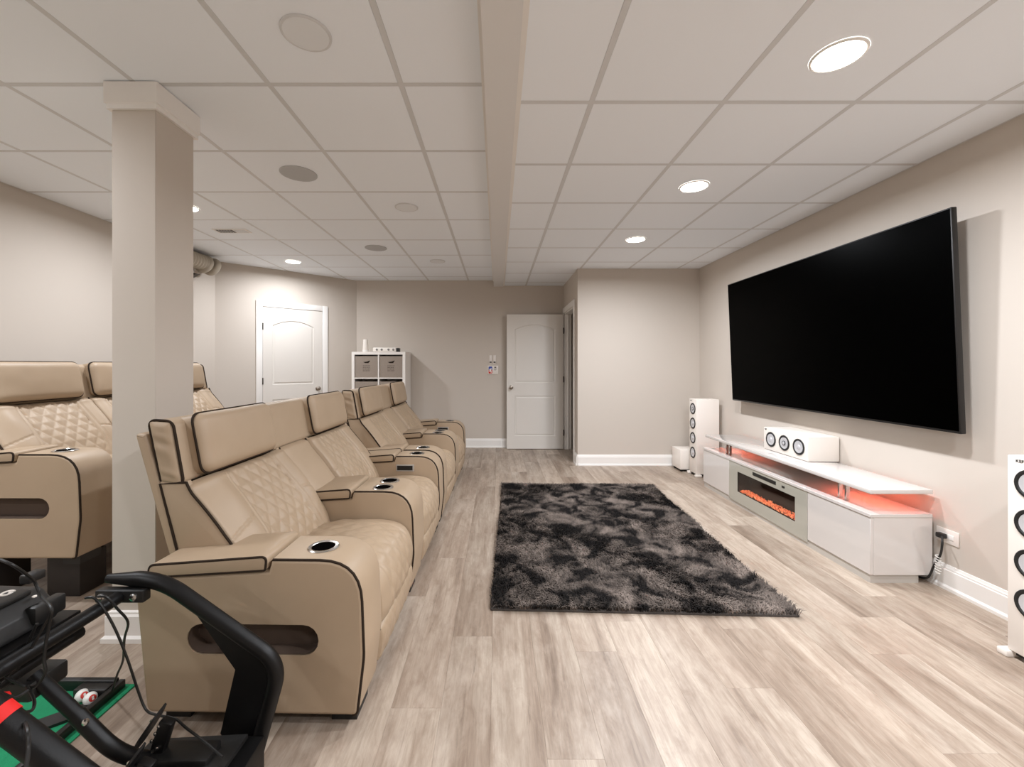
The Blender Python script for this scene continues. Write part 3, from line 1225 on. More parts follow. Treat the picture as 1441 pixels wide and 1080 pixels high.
TH = R(1.1)
SX, SY = -0.487, 1.475
LAY = ['arm', 'seat', 'console', 'seat', 'arm']
s1 = thing('recliner_sofa', 'beige leather two-seat recliner sofa with centre console beside the cockpit and post', 'sofa', (SX, SY, 0), -TH, 'front row of beige recliner sofas')
L1 = make_sofa(s1, LAY)
s2 = copy_tree(s1)
dd = L1 + 0.016
s2.location = (SX + math.sin(TH) * dd, SY + math.cos(TH) * dd, 0)
tag(s2, 'beige leather two-seat recliner sofa with centre console closest to the far wall shelf', 'sofa')
s3 = thing('recliner_sofa', 'cream beige three-seat recliner sofa raised on dark blocks along the left wall', 'sofa', (-2.185, 2.2, 0.215))
L3 = make_sofa(s3, ['arm', 'seat', 'seat', 'seat', 'arm'])
# dark blocks under the raised sofa
for (bx_, wh) in ((-2.46, 'front edge'), (-2.9, 'wall side')):
    for by_, en in ((2.32, 'of the arm beside the cockpit'), (3.05, 'of the middle seat'), (3.85, 'of the end towards the white door')):
        t = MB().bbox(bx_, bx_ + 0.18, by_, by_ + 0.16, 0.0, 0.213, 0.004).build('sofa_riser_block', WOODDK)
        tag(t, 'dark brown block under the raised sofa, %s %s' % (wh, en), 'riser', 'blocks under the raised sofa')

# ---- shag rug
rug = thing('shag_rug', 'dark charcoal and taupe mottled shag rug on the plank floor', 'rug', (0.782, 3.285, 0), R(-2.2))
RW, RL = 0.775, 1.13
MB().bbox(-RW, RW, -RL, RL, 0.0, 0.012, 0.004).build('backing', RUGBACK, rug)
rng = np.random.default_rng(3)
NS = 120000
px_ = rng.uniform(-RW, RW, NS)
py_ = rng.uniform(-RL, RL, NS)
ang = 2.2 * np.sin(px_ * 2.9 + 1.3 * np.sin(py_ * 2.1)) + 1.8 * np.cos(py_ * 3.3 + px_ * 1.7) + rng.normal(0, 1.0, NS)
ln_ = rng.uniform(0.028, 0.05, NS)
lean = rng.uniform(0.45, 0.95, NS)
dx, dy = np.cos(ang), np.sin(ang)
wx, wy = -dy * 0.0021, dx * 0.0021
base = np.stack([px_, py_, np.full(NS, 0.011)], 1)
side = np.stack([wx, wy, np.zeros(NS)], 1)
mid = base + np.stack([dx * ln_ * lean * 0.35, dy * ln_ * lean * 0.35, ln_ * 0.55], 1)
tip = base + np.stack([dx * ln_ * lean, dy * ln_ * lean, ln_ * (0.95 - 0.45 * lean)], 1)
V = np.empty((NS, 5, 3))
V[:, 0] = base - side; V[:, 1] = base + side; V[:, 2] = mid + side * 0.9; V[:, 3] = mid - side * 0.9; V[:, 4] = tip
idx = np.arange(NS) * 5
quads = np.stack([idx, idx + 1, idx + 2, idx + 3], 1)
tris = np.stack([idx + 3, idx + 2, idx + 4], 1)
me = bpy.data.meshes.new('pile')
me.vertices.add(NS * 5)
me.vertices.foreach_set('co', V.reshape(-1))
loops = np.concatenate([np.concatenate([quads, tris], 1).reshape(-1)])
me.loops.add(NS * 7)
me.loops.foreach_set('vertex_index', loops.astype(np.int32))
me.polygons.add(NS * 2)
starts = np.stack([np.arange(NS) * 7, np.arange(NS) * 7 + 4], 1).reshape(-1)
tot = np.tile([4, 3], NS)
me.polygons.foreach_set('loop_start', starts.astype(np.int32))
me.polygons.foreach_set('loop_total', tot.astype(np.int32))
me.update(calc_edges=True)
me.materials.append(SHAG)
pile = bpy.data.objects.new('pile', me)
COL.objects.link(pile)
pile.parent = rug
pile['kind'] = 'stuff'

# ---- television
tv = thing('television', 'very large flat black television mounted on the right wall', 'television', (2.44, 3.325, 0.90))
tv.rotation_euler = (0, R(-2.4), 0)
TWH, THT = 1.088, 1.20
MB().bbox(0.0, 0.03, -TWH, TWH, 0.0, THT, 0.004).build('bezel', BEZEL, tv)
MB().box(-0.0015, 0.0, -TWH + 0.008, TWH - 0.008, 0.014, THT - 0.008).build('screen', SCREEN, tv, smooth=False)
MB().bbox(0.03, 0.055, -0.75, 0.75, 0.12, 0.75, 0.012).build('rear_housing', BLACKP, tv)
MB().box(0.055, 0.075, -0.35, 0.35, 0.35, 0.42).box(0.055, 0.085, -0.35, 0.35, 0.65, 0.72).build('wall_mount', BLACKP, tv)

# ---- media console with fireplace
FX, BKX = 2.156, 2.513
NY, FY = 2.456, 4.45
st = thing('media_console', 'glossy white low media console with red glow and electric fireplace', 'media console', ((FX + BKX) / 2, (NY + FY) / 2, 0))
ZB, ZT = 0.05, 0.403
F0, F1 = 2.957, 3.955
b = MB()
b.box(FX + 0.018, BKX, NY, F0, ZB, ZT - 0.02).box(FX + 0.018, BKX, F1, FY, ZB, ZT - 0.02).box(FX + 0.12, BKX, F0, F1, ZB, ZT - 0.02)
b.build('body', GLOSSW, st, world=True, smooth=False)
MB().bbox(FX - 0.004, BKX, NY - 0.003, FY + 0.003, ZT - 0.02, ZT, 0.002, seg=1).build('body_top', GLOSSW, st, world=True)
MB().bbox(FX, FX + 0.018, NY + 0.001, F0 - 0.002, ZB, ZT - 0.021, 0.0015, seg=1).build('door', GLOSSW, st, world=True)
MB().bbox(FX, FX + 0.018, F1 + 0.002, FY - 0.001, ZB, ZT - 0.021, 0.0015, seg=1).build('door', GLOSSW, st, world=True)
MB().box(FX + 0.006, BKX - 0.07, NY + 0.01, FY - 0.01, 0.0, ZB).build('plinth', PLINTH, st, world=True)
# fireplace front with window, real firebox
W0, W1, WZ0, WZ1 = 3.08, 3.815, 0.13, 0.308
fr = MB()
vv, ff = fill_holes([(F0, ZB - 0.02), (F1, ZB - 0.02), (F1, ZT - 0.021), (F0, ZT - 0.021)], [[(W0, WZ0), (W1, WZ0), (W1, WZ1), (W0, WZ1)]])
fr.add([(FX, y_, z_) for y_, z_ in vv], [tuple(reversed(f)) for f in ff])
fr.add([(FX + 0.012, y_, z_) for y_, z_ in vv], ff)
oc = [(F0, ZB - 0.02), (F1, ZB - 0.02), (F1, ZT - 0.021), (F0, ZT - 0.021)]
fr.add([(FX, a_, b_) for a_, b_ in oc] + [(FX + 0.012, a_, b_) for a_, b_ in oc], [(0, 1, 5, 4), (1, 2, 6, 5), (2, 3, 7, 6), (3, 0, 4, 7)])
fp = fr.build('fireplace_front', GREYGL, st, world=True, smooth=False)
fb = MB()
for (xa, xb, ya, yb, za, zb) in ((FX + 0.10, FX + 0.115, W0, W1, WZ0, WZ1), (FX + 0.003, FX + 0.115, W0 - 0.01, W0, WZ0, WZ1), (FX + 0.003, FX + 0.115, W1, W1 + 0.01, WZ0, WZ1), (FX + 0.003, FX + 0.115, W0, W1, WZ0 - 0.01, WZ0), (FX + 0.003, FX + 0.115, W0, W1, WZ1, WZ1 + 0.01)):
    fb.box(xa, xb, ya, yb, za, zb)
fb.build('firebox', DARKIN, fp, world=True, smooth=False)
MB().box(FX + 0.003, FX + 0.006, W0, W1, WZ0, WZ1).build('glass_pane', GLASS, fp, world=True, smooth=False)
MB().bbox(FX - 0.0015, FX, 3.29, 3.59, 0.334, 0.362, 0.0005, seg=1).build('display_strip', BLACKP, fp, world=True)
MB().bbox(FX - 0.0015, FX, 3.19, 3.222, 0.336, 0.352, 0.0005, seg=1).build('control_button', BLACKP, fp, world=True)
# ember crystals: uneven small rocks
eb = MB()
for k in range(520):
    yy = random.uniform(W0 + 0.01, W1 - 0.01)
    xx = random.uniform(FX + 0.014, FX + 0.085)
    zz = WZ0 + 0.003 + random.uniform(0, 0.012) * (0.4 + (xx - FX) / 0.1)
    r = random.uniform(0.004, 0.009)
    vs = [Vector((xx, yy, zz)) + Vector((random.uniform(-.3, .3) + a, random.uniform(-.3, .3) + b_, random.uniform(-.3, .3) + c_)) * r for a, b_, c_ in ((1, 0, 0), (-1, 0, 0), (0, 1, 0), (0, -1, 0), (0, 0, 1.3), (0, 0, -1))]
    eb.add(vs, [(0, 2, 4), (2, 1, 4), (1, 3, 4), (3, 0, 4), (2, 0, 5), (1, 2, 5), (3, 1, 5), (0, 3, 5)])
eb.build('ember_crystals', EMBER, fp, world=True, smooth=False, kind='stuff')
# floating top on chrome posts
TB0, TB1 = 0.518, 0.543
MB().bbox(FX, BKX + 0.005, NY, FY - 0.04, TB0, TB1, 0.003, seg=2).build('floating_top', GLOSSW, st, world=True)
for yy in (2.70, 4.06):
    for q in (0.0, 0.055):
        MB().bbox(FX + 0.06, FX + 0.085, yy + q, yy + q + 0.014, ZT, TB0, 0.002, seg=1).build('chrome_post', CHROME, st, world=True)
MB().box(FX + 0.12, FX + 0.3, 4.02, 4.14, TB0 - 0.02, TB0).build('top_bracket', BLACKP, st, world=True)
for ya, yb in ((NY + 0.05, 2.93), (3.95, FY - 0.10)):
    MB().box(BKX - 0.16, BKX - 0.145, ya, yb, TB0 - 0.002, TB0).build('led_strip', LEDRED, st, world=True, smooth=False)


# ---- speakers
def text_mesh(txt, size, depth=0.0006):
    cu = bpy.data.curves.new('text', 'FONT')
    cu.body = txt
    cu.size = size
    cu.extrude = depth
    cu.align_x = 'CENTER'
    cu.align_y = 'CENTER'
    o = bpy.data.objects.new('text', cu)
    COL.objects.link(o)
    dg = bpy.context.evaluated_depsgraph_get()
    me_ = bpy.data.meshes.new_from_object(o.evaluated_get(dg))
    bpy.data.objects.remove(o, do_unlink=True)
    return me_


def driver(root, name, M, r, concentric=False):
    d = MB().lathe([(r, 0.0), (r, 0.003), (r * 0.95, 0.006), (r * 0.82, 0.006), (r * 0.74, 0.001)], M, 36, False, False).build(name, RUBBER, root)
    prof = [(r * 0.80, 0.0012), (r * 0.5, -0.004) if False else (r * 0.5, 0.0016), (r * 0.3, 0.002)]
    MB().lathe([(r * 0.76, 0.001), (r * 0.73, 0.004), (r * 0.45, 0.0022), (r * 0.3, 0.002), (r * 0.26, 0.006), (r * 0.12, 0.009), (0.0005, 0.0095)], M, 36, False, True).build('cone', CONE, d)
    if concentric:
        MB().lathe([(r * 0.30, 0.0024), (r * 0.28, 0.0085), (r * 0.2, 0.006)], M, 28, False, False).build('tweeter_ring', RUBBER, d)
    return d


def face_m(x, y, z):
    # local z -> world -x, local x -> world -y ... text reads from the seats
    return Matrix.Translation((x, y, z)) @ Matrix(((0, 0, -1, 0), (-1, 0, 0, 0), (0, 1, 0, 0), (0, 0, 0, 1)))


def tower(label, fx, y0, wd=0.18, dp=0.256, ht=0.875):
    t = thing('tower_speaker', label, 'speaker', (fx, y0, 0), 0, 'white tower speakers')
    MB().bbox(0, dp, 0, wd, 0.03, ht, 0.004).build('cabinet', SPKW, t)
    MB().box(0.02, dp - 0.02, 0.015, wd - 0.015, 0.012, 0.03).build('bottom_plinth', BLACKP, t)
    for a in (-0.025, wd - 0.015):
        for q in (0.0, dp - 0.05):
            MB().bbox(q - 0.02, q + 0.05, a, a + 0.04, 0.0, 0.028, 0.006).build('foot', SPKW, t)
    for k, z in enumerate((0.765, 0.598, 0.43, 0.262)):
        driver(t, 'driver', face_m(-0.0005, wd / 2, z), 0.064, k == 0)
    me_ = text_mesh('KEF', 0.018)
    me_.materials.append(BLACKP)
    o = bpy.data.objects.new('badge', me_)
    COL.objects.link(o)
    o.parent = t
    o.matrix_local = face_m(-0.001, wd - 0.045, ht - 0.02)
    return t


tower('white tower speaker with four round drivers in the closet corner beside the media console', 2.245, 4.79)
tower('white tower speaker with four round drivers standing past the power outlet', 2.222, 1.672)
cs = thing('centre_speaker', 'white centre channel speaker with three round drivers on the media console', 'speaker', (2.305, 3.415, TB1))
cs.rotation_euler = (0, 0, 0)
MB().bbox(0.0, 0.232, -0.262, 0.262, 0.003, 0.188, 0.004).build('cabinet', SPKW, cs)
for k, y_ in enumerate((-0.165, 0.0, 0.165)):
    driver(cs, 'driver', face_m(-0.0005, y_, 0.095), 0.062, k == 1)
me_ = text_mesh('KEF', 0.016); me_.materials.append(BLACKP)
o = bpy.data.objects.new('badge', me_); COL.objects.link(o); o.parent = cs
o.matrix_local = face_m(-0.001, 0.235, 0.172)
for sx in (0.03, 0.2):
    for sy in (-0.2, 0.2):
        MB().lathe([(0.012, 0), (0.012, 0.004)], Matrix.Translation((sx, sy, 0.0)), 12).build('foot', BLACKP, cs)
sw = thing('subwoofer', 'small white cube subwoofer behind the corner tower speaker', 'subwoofer', (2.27, 5.15, 0))
MB().bbox(-0.105, 0.105, -0.12, 0.12, 0.025, 0.26, 0.006).build('cabinet', SPKW, sw)
MB().box(-0.08, 0.08, -0.09, 0.09, 0.012, 0.025).build('bottom_plate', BLACKP, sw)
for sx in (-0.08, 0.08):
    for sy in (-0.095, 0.095):
        MB().lathe([(0.014, 0.0), (0.016, 0.026)], Matrix.Translation((sx, sy, 0)), 14).build('foot', BLACKP, sw)

# ---- outlet and plug on the right wall
ot = thing('wall_outlet', 'white horizontal wall outlet beside the media console', 'outlet', (XR, 2.40, 0.297))
MB().bbox(-0.006, 0.0, -0.06, 0.06, -0.04, 0.04, 0.0025).build('plate', PLATEW, ot)
for s in (-0.02, 0.022):
    MB().bbox(-0.0085, -0.006, s - 0.016, s + 0.016, -0.014, 0.014, 0.001).build('socket', TRIM, ot)
cd = thing('power_cord', 'black power cord plugged into the wall outlet', 'cord', (XR - 0.01, 2.42, 0.297))
MB().bbox(XR - 0.04, XR - 0.0088, 2.395, 2.435, 0.283, 0.311, 0.006).build('plug', BLACKP, cd, world=True)
MB().tube(bez([(XR - 0.036, 2.40, 0.297), (XR - 0.06, 2.375, 0.27), (XR - 0.06, 2.385, 0.2), (XR - 0.055, 2.425, 0.12), (XR - 0.06, 2.442, 0.06), (XR - 0.065, 2.462, 0.03), (XR - 0.07, 2.52, 0.012)]), 0.0055, 8).build('cable', BLACKP, cd, world=True)
cw = [(XR - 0.058, 2.40 + 0.012 * math.sin(k * 1.7), 0.19 - 0.004 * k) for k in range(26)]
cw = [(x_ + 0.01 * math.cos(k * 1.7), y_, z_) for k, (x_, y_, z_) in enumerate(cw)]
t = MB().tube(bez(cw, 3), 0.0035, 6).build('twist_tie', CORDW)
tag(t, 'coiled white wire wrapped around the power cord above the baseboard', 'cord')

# ---- cube shelf with bins on the far wall
SHX0, SHX1, SHY, SHD, SHH = -2.10, -1.328, 6.12, 0.385, 1.455
sf = thing('cube_shelf', 'white two-column cube shelf against the far wall', 'shelf', ((SHX0 + SHX1) / 2, SHY + SHD / 2, 0))
FT = 0.04
MB().box(SHX0, SHX0 + FT, SHY, SHY + SHD, 0, SHH).build('side_board', SHELFW, sf, world=True)
MB().box(SHX1 - FT, SHX1, SHY, SHY + SHD, 0, SHH).build('side_board', SHELFW, sf, world=True)
MB().box(SHX0 + FT, SHX1 - FT, SHY, SHY + SHD, SHH - FT, SHH).build('top_board', SHELFW, sf, world=True)
MB().box(SHX0 + FT, SHX1 - FT, SHY, SHY + SHD, 0, FT).build('bottom_board', SHELFW, sf, world=True)
xm = (SHX0 + SHX1) / 2
cellh = (SHH - 2 * FT - 3 * 0.016) / 4
MB().box(xm - 0.009, xm + 0.009, SHY + 0.002, SHY + SHD, FT, SHH - FT).build('divider', SHELFW, sf, world=True)
for k in range(1, 4):
    z = FT + k * cellh + (k - 1) * 0.016
    for a, b_ in ((SHX0 + FT, xm - 0.009), (xm + 0.009, SHX1 - FT)):
        MB().box(a, b_, SHY + 0.002, SHY + SHD, z, z + 0.016).build('shelf_board', SHELFW, sf, world=True)
MB().box(SHX0 + FT, SHX1 - FT, SHY + SHD - 0.006, SHY + SHD, FT, SHH - FT).build('back_board', SHELFW, sf, world=True)
rows = ['topmost', 'second highest', 'third highest', 'lowest']
for r_ in range(4):
    z = FT + (3 - r_) * (cellh + 0.016)
    for c_, (a, b_) in enumerate(((SHX0 + FT, xm - 0.009), (xm + 0.009, SHX1 - FT))):
        if r_ > 1:
            continue
        side_txt = 'column beside the angled wall' if c_ == 0 else 'column away from the angled wall'
        hgt = cellh - 0.022 if r_ == 0 else cellh - 0.04
        bn = thing('storage_bin', f'grey fabric storage bin, {rows[r_]} in the shelf {side_txt}', 'storage bin', ((a + b_) / 2, SHY + 0.18, z), 0, 'grey bins in the cube shelf')
        bx0, bx1 = a + 0.006, b_ - 0.006
        hx = (bx0 + bx1) / 2
        zt = z + hgt
        f_ = MB()
        slot = [(hx - 0.05, zt - 0.085), (hx - 0.02, zt - 0.10), (hx + 0.03, zt - 0.10), (hx + 0.05, zt - 0.075), (hx + 0.052, zt - 0.06), (hx + 0.01, zt - 0.078)]
        vv, ff = fill_holes([(bx0, z), (bx1, z), (bx1, zt), (bx0, zt)], [slot])
        f_.add([(x_, SHY + 0.012, z_) for x_, z_ in vv], ff)
        n_ = len(slot)
        f_.add([(x_, SHY + 0.012, z_) for x_, z_ in slot] + [(x_, SHY + 0.022, z_) for x_, z_ in slot], [(i, (i + 1) % n_, (i + 1) % n_ + n_, i + n_) for i in range(n_)])
        f_.box(bx0, bx0 + 0.008, SHY + 0.0125, SHY + 0.36, z, zt).box(bx1 - 0.008, bx1, SHY + 0.0125, SHY + 0.36, z, zt).box(bx0, bx1, SHY + 0.352, SHY + 0.36, z, zt).box(bx0, bx1, SHY + 0.0125, SHY + 0.36, z, z + 0.006)
        f_.build('body', FABRIC, bn, world=True, smooth=False)
        MB().box(hx - 0.06, hx + 0.06, SHY + 0.022, SHY + 0.025, zt - 0.11, zt - 0.05).build('handle_slot', PIPE, bn, world=True)
        pr_ = MB()
        for ln in range(4):
            xx = hx - 0.05
            while xx < hx + 0.048:
                w_ = random.uniform(0.008, 0.022)
                pr_.box(xx, min(xx + w_, hx + 0.052), SHY + 0.0115, SHY + 0.012, zt - 0.145 - ln * 0.024, zt - 0.132 - ln * 0.024)
                xx += w_ + 0.006
        pr_.build('printed_lettering', FABDK, bn, world=True, smooth=False)
vs_ = thing('white_tumbler', 'slim white cylinder standing on the cube shelf', 'container', (-1.945, 6.27, SHH))
MB().lathe([(0.042, 0.0), (0.044, 0.004), (0.034, 0.18), (0.032, 0.186), (0.029, 0.186), (0.03, 0.17)], n=24).build('body', SPKW, vs_)
MB().lathe([(0.0455, 0.012), (0.0455, 0.03)], n=24, cap0=False, cap1=False).build('band', TRIM, vs_)
pc = thing('control_box', 'flat white box with four grey dials on the cube shelf', 'controller', (-1.63, 6.27, SHH))
MB().bbox(-0.19, 0.15, -0.07, 0.07, 0.004, 0.066, 0.012).build('body', SPKW, pc)
MB().bbox(0.152, 0.185, -0.06, 0.06, 0.004, 0.06, 0.006).build('end_cap', GREYP, pc)
for q in (-0.13, -0.06, 0.04, 0.11):
    M = Matrix.Translation((q, -0.07, 0.035)) @ Matrix.Rotation(R(90), 4, 'X')
    MB().lathe([(0.016, 0.0), (0.015, 0.006), (0.011, 0.008)], M, 18).build('dial', mat('dial_grey' + str(q), (120, 116, 112), 0.5), pc)
for sx in (-0.16, 0.13):
    MB().box(sx, sx + 0.02, -0.06, 0.06, 0, 0.004).build('foot', BLACKP, pc)

# ---- light switches and printed card on the far wall
sc = 6.52 / FPX
for i, px__ in enumerate((690.5, 696.0)):
    X = (px__ - 700) * sc
    s_ = thing('wall_switch', 'small white slide switch above the coloured card, the one %s the open door' % ('farther from', 'closer to')[i], 'switch', (X, YB, 1.34), 0, 'pair of switches on the far wall')
    MB().bbox(-0.019, 0.019, -0.007, 0.0, -0.06, 0.075, 0.002).build('plate', PLATEW, s_)
    MB().bbox(-0.015, 0.015, -0.014, -0.007, -0.04, -0.022, 0.002).build('lever', BLACKP, s_)
cdx = (693.8 - 700) * sc
cr = thing('wall_card', 'small white wall panel with a blue and red emblem below the switches', 'wall card', (cdx, YB, CZ + (514 - 521) * sc))
MB().bbox(-0.08, 0.08, -0.012, 0.0, -0.066, 0.066, 0.004).build('plate', PLATEW, cr)
MB().prism(fillet([(-0.068, 0.0, 0), (-0.012, 0.0, 0), (-0.012, 0.054, 0.014), (-0.068, 0.054, 0.014)], 4), -0.0126, -0.012).build('blue_field', BLUEP, cr)
MB().prism(fillet([(-0.068, -0.054, 0.014), (-0.012, -0.054, 0.014), (-0.012, 0.0, 0), (-0.068, 0.0, 0)], 4), -0.0126, -0.012).build('red_field', REDP, cr)
MB().prism([(-0.066, 0.02), (-0.05, 0.012), (-0.03, 0.03), (-0.02, 0.022), (-0.028, 0.0), (-0.022, -0.03), (-0.03, -0.052), (-0.038, -0.02), (-0.052, -0.03), (-0.06, -0.012), (-0.05, -0.002)], -0.0132, -0.0126).build('white_figure', SPKW, cr)
MB().box(0.02, 0.05, -0.0126, -0.012, 0.03, 0.05).box(0.015, 0.06, -0.0126, -0.012, 0.012, 0.018).box(0.015, 0.05, -0.0126, -0.012, -0.002, 0.004).build('printed_lettering', FABDK, cr)

# ---- ribbed duct under the ceiling in the left corner
dt = thing('flexible_duct', 'ribbed taupe duct end under the ceiling on the left wall', 'duct', (XL + 0.11, 4.95, 2.43))
Md = Matrix.Translation((XL + 0.12, 4.55, 2.445)) @ Matrix.Rotation(R(-90), 4, 'X')
prof = [(0.07, 0.0)]
for k in range(8):
    prof += [(0.092, 0.02 + k * 0.045), (0.084, 0.042 + k * 0.045)]
MB().lathe(prof, Md, 28).build('ribbed_hose', DUCT, dt, world=True)
for yy in (4.93, 5.06):
    ringp = [(XL + 0.12 + 0.062 * math.cos(a), yy + 0.03 * math.sin(a), 2.435 + 0.07 * math.sin(a)) for a in [2 * math.pi * k / 24 for k in range(24)]]
    MB().tube(ringp, 0.04, 10, closed=True).build('collar', DUCT, dt, world=True)
MB().add([(XL + 0.005, 4.80, 2.33), (XL + 0.12, 4.80, 2.30), (XL + 0.005, 4.80, 2.24), (XL + 0.005, 4.86, 2.33), (XL + 0.12, 4.86, 2.30), (XL + 0.005, 4.86, 2.24)], [(0, 2, 1), (3, 4, 5), (0, 1, 4, 3), (1, 2, 5, 4), (2, 0, 3, 5)]).build('bracket', BRONZE, dt, world=True)

# ================================================================== RACING COCKPIT
rg = thing('racing_cockpit', 'black tubular racing simulator cockpit with wheel base and pedals beside the sofa', 'racing cockpit', (-0.95, 1.1, 0))
D = 1.27
YF = 1.30


def fp_(x, z, y=YF):
    return (x, y, z)


# far side frame: flattened bent tube
path = round_path([fp_(-1.191, 0.612), fp_(-1.026, 0.609), fp_(-0.662, 0.352), fp_(-0.752, 0.03)], 0.075, 8)
nq = len(path)
fb_ = MB().tube(path, 0.022, 14, rad=[0.013 if q == 0 else 0.0225 for q in range(nq)])
fb_.v = [(x_, YF + (y_ - YF) * 1.0, z_) for x_, y_, z_ in fb_.v]
fb_.build('side_frame', BLACKM, rg, world=True)
# gusset plate
gp = [(-0.955, 0.555), (-0.80, 0.335), (-0.845, 0.14), (-0.78, 0.05), (-0.745, 0.06), (-0.672, 0.33), (-0.70, 0.375)]
MB().prism(list(gp), YF - 0.004, YF + 0.004, 0.0).build('gusset_plate', BLACKM, rg, world=True)
# clamp block with two bolts at the upper end
MB().bbox(-1.20, -1.055, YF - 0.035, YF - 0.005, 0.555, 0.592, 0.004).build('clamp_plate', BLACKP, rg, world=True)
for q in (-1.178, -1.083):
    M = Matrix.Translation((q, YF - 0.035, 0.574)) @ Matrix.Rotation(R(90), 4, 'X')
    MB().lathe([(0.011, 0), (0.011, 0.004), (0.007, 0.007)], M, 12).build('bolt', CHROME, rg, world=True)
# cross bar towards the near side frame, second bar under the wheel plate
MB().tube([(-1.13, YF - 0.036, 0.572), (-1.13, 0.35, 0.572)], 0.0185, 14).build('cross_bar', BLACKM, rg, world=True)
MB().tube([(-1.20, 1.22, 0.50), (-1.20, 0.35, 0.50)], 0.018, 12).build('cross_bar', BLACKM, rg, world=True)
# wheel plate and wheel base
MB().bbox(-1.56, -1.165, 0.5, 1.19, 0.565, 0.58, 0.003).build('wheel_plate', BLACKM, rg, world=True)
hb = MB().prism(fillet([(-1.54, 0.582, 0.01), (-1.19, 0.582, 0.01), (-1.205, 0.625, 0.02), (-1.24, 0.665, 0.03), (-1.52, 0.672, 0.03)], 5), 0.72, 1.165, 0.02, 4).build('wheel_base', GREYP, rg, world=True)
MB().bbox(-1.50, -1.225, 0.78, 1.12, 0.660, 0.676, 0.006).build('wheel_base_cover', BLACKP, hb, world=True)
lg = MB()
gpts = [(-1.262 + 0.012 * math.cos(a), 1.095 + 0.012 * math.sin(a), 0.677) for a in [R(50 + 260 * k / 16) for k in range(17)]]
lg.tube(gpts + [(-1.254, 1.098, 0.677), (-1.262, 1.098, 0.677)], 0.0026, 6).build('logo', SPKW, hb, world=True)
MB().lathe([(0.005, 0), (0.005, 0.003)], Matrix.Translation((-1.215, 1.115, 0.656)), 10).build('indicator_dot', SPKW, hb, world=True)
MB().lathe([(0.045, 0.0), (0.05, 0.02), (0.03, 0.05), (0.03, 0.09)], Matrix.Translation((-1.54, 0.95, 0.63)) @ Matrix.Rotation(R(-80), 4, 'Y'), 20).build('wheel_shaft', BLACKP, hb, world=True)
MB().bbox(-1.215, -1.185, 1.09, 1.17, 0.594, 0.64, 0.006).build('port_block', BLACKP, hb, world=True)
# lower struts
MB().tube([P(48, 950, 1.12), P(112, 1010, 1.12)], 0.0165, 14).build('strut', BLACKM, rg, world=True)
MB().tube(round_path([P(108, 1006, 1.12), P(165, 1062, 1.12), P(215, 1070, 1.2)], 0.07), 0.019, 14).build('strut_sleeve', BLACKM, rg, world=True)
M = Matrix.Translation(P(122, 1016, 1.085)) @ Matrix.Rotation(R(70), 4, 'X')
MB().lathe([(0.0075, 0), (0.0075, 0.006), (0.004, 0.008)], M, 10).build('bolt', CHROME, rg, world=True)
c_ = P(45, 960, 1.14)
MB().bbox(c_.x - 0.16, c_.x + 0.05, c_.y - 0.05, c_.y + 0.05, c_.z - 0.02, c_.z + 0.03, 0.008).build('strut_bracket', BLACKP, rg, world=True)
a_, b_ = P(-60, 966, 0.82), P(190, 1154, 0.84)
MB().tube([a_, b_], 0.026, 18).build('seat_tube', BLACKM, rg, world=True)
u_ = (b_ - a_).normalized()
q0 = a_ + u_ * 0.088
MB().tube([q0, q0 + u_ * 0.026], 0.028, 18).build('red_strap', RED, rg, world=True)
MB().tube([P(-30, 985, 1.0), P(8, 982, 1.0)], 0.012, 8).build('red_strap', RED, rg, world=True)
# pedal deck and pedals
dk = MB()
t0 = [(-1.03, 1.27, 0.135), (-0.745, 1.27, 0.15), (-0.745, 0.86, 0.17), (-1.03, 0.86, 0.155)]
dk.add([Vector(p_) for p_ in t0] + [Vector(p_) + Vector((0, 0, 0.012)) for p_ in t0], [(0, 1, 2, 3), (7, 6, 5, 4), (0, 4, 5, 1), (1, 5, 6, 2), (2, 6, 7, 3), (3, 7, 4, 0)])
dk.build('pedal_deck', GREYP, rg, world=True, smooth=False)
MB().bbox(-0.80, -0.70, 0.86, 1.28, 0.02, 0.15, 0.006).build('deck_support', BLACKM, rg, world=True)
MB().bbox(-1.02, -0.72, 1.22, 1.27, 0.0, 0.04, 0.006).build('floor_bar', BLACKM, rg, world=True)
MB().bbox(-1.02, -0.72, 0.86, 0.91, 0.0, 0.155, 0.006).build('floor_bar', BLACKM, rg, world=True)
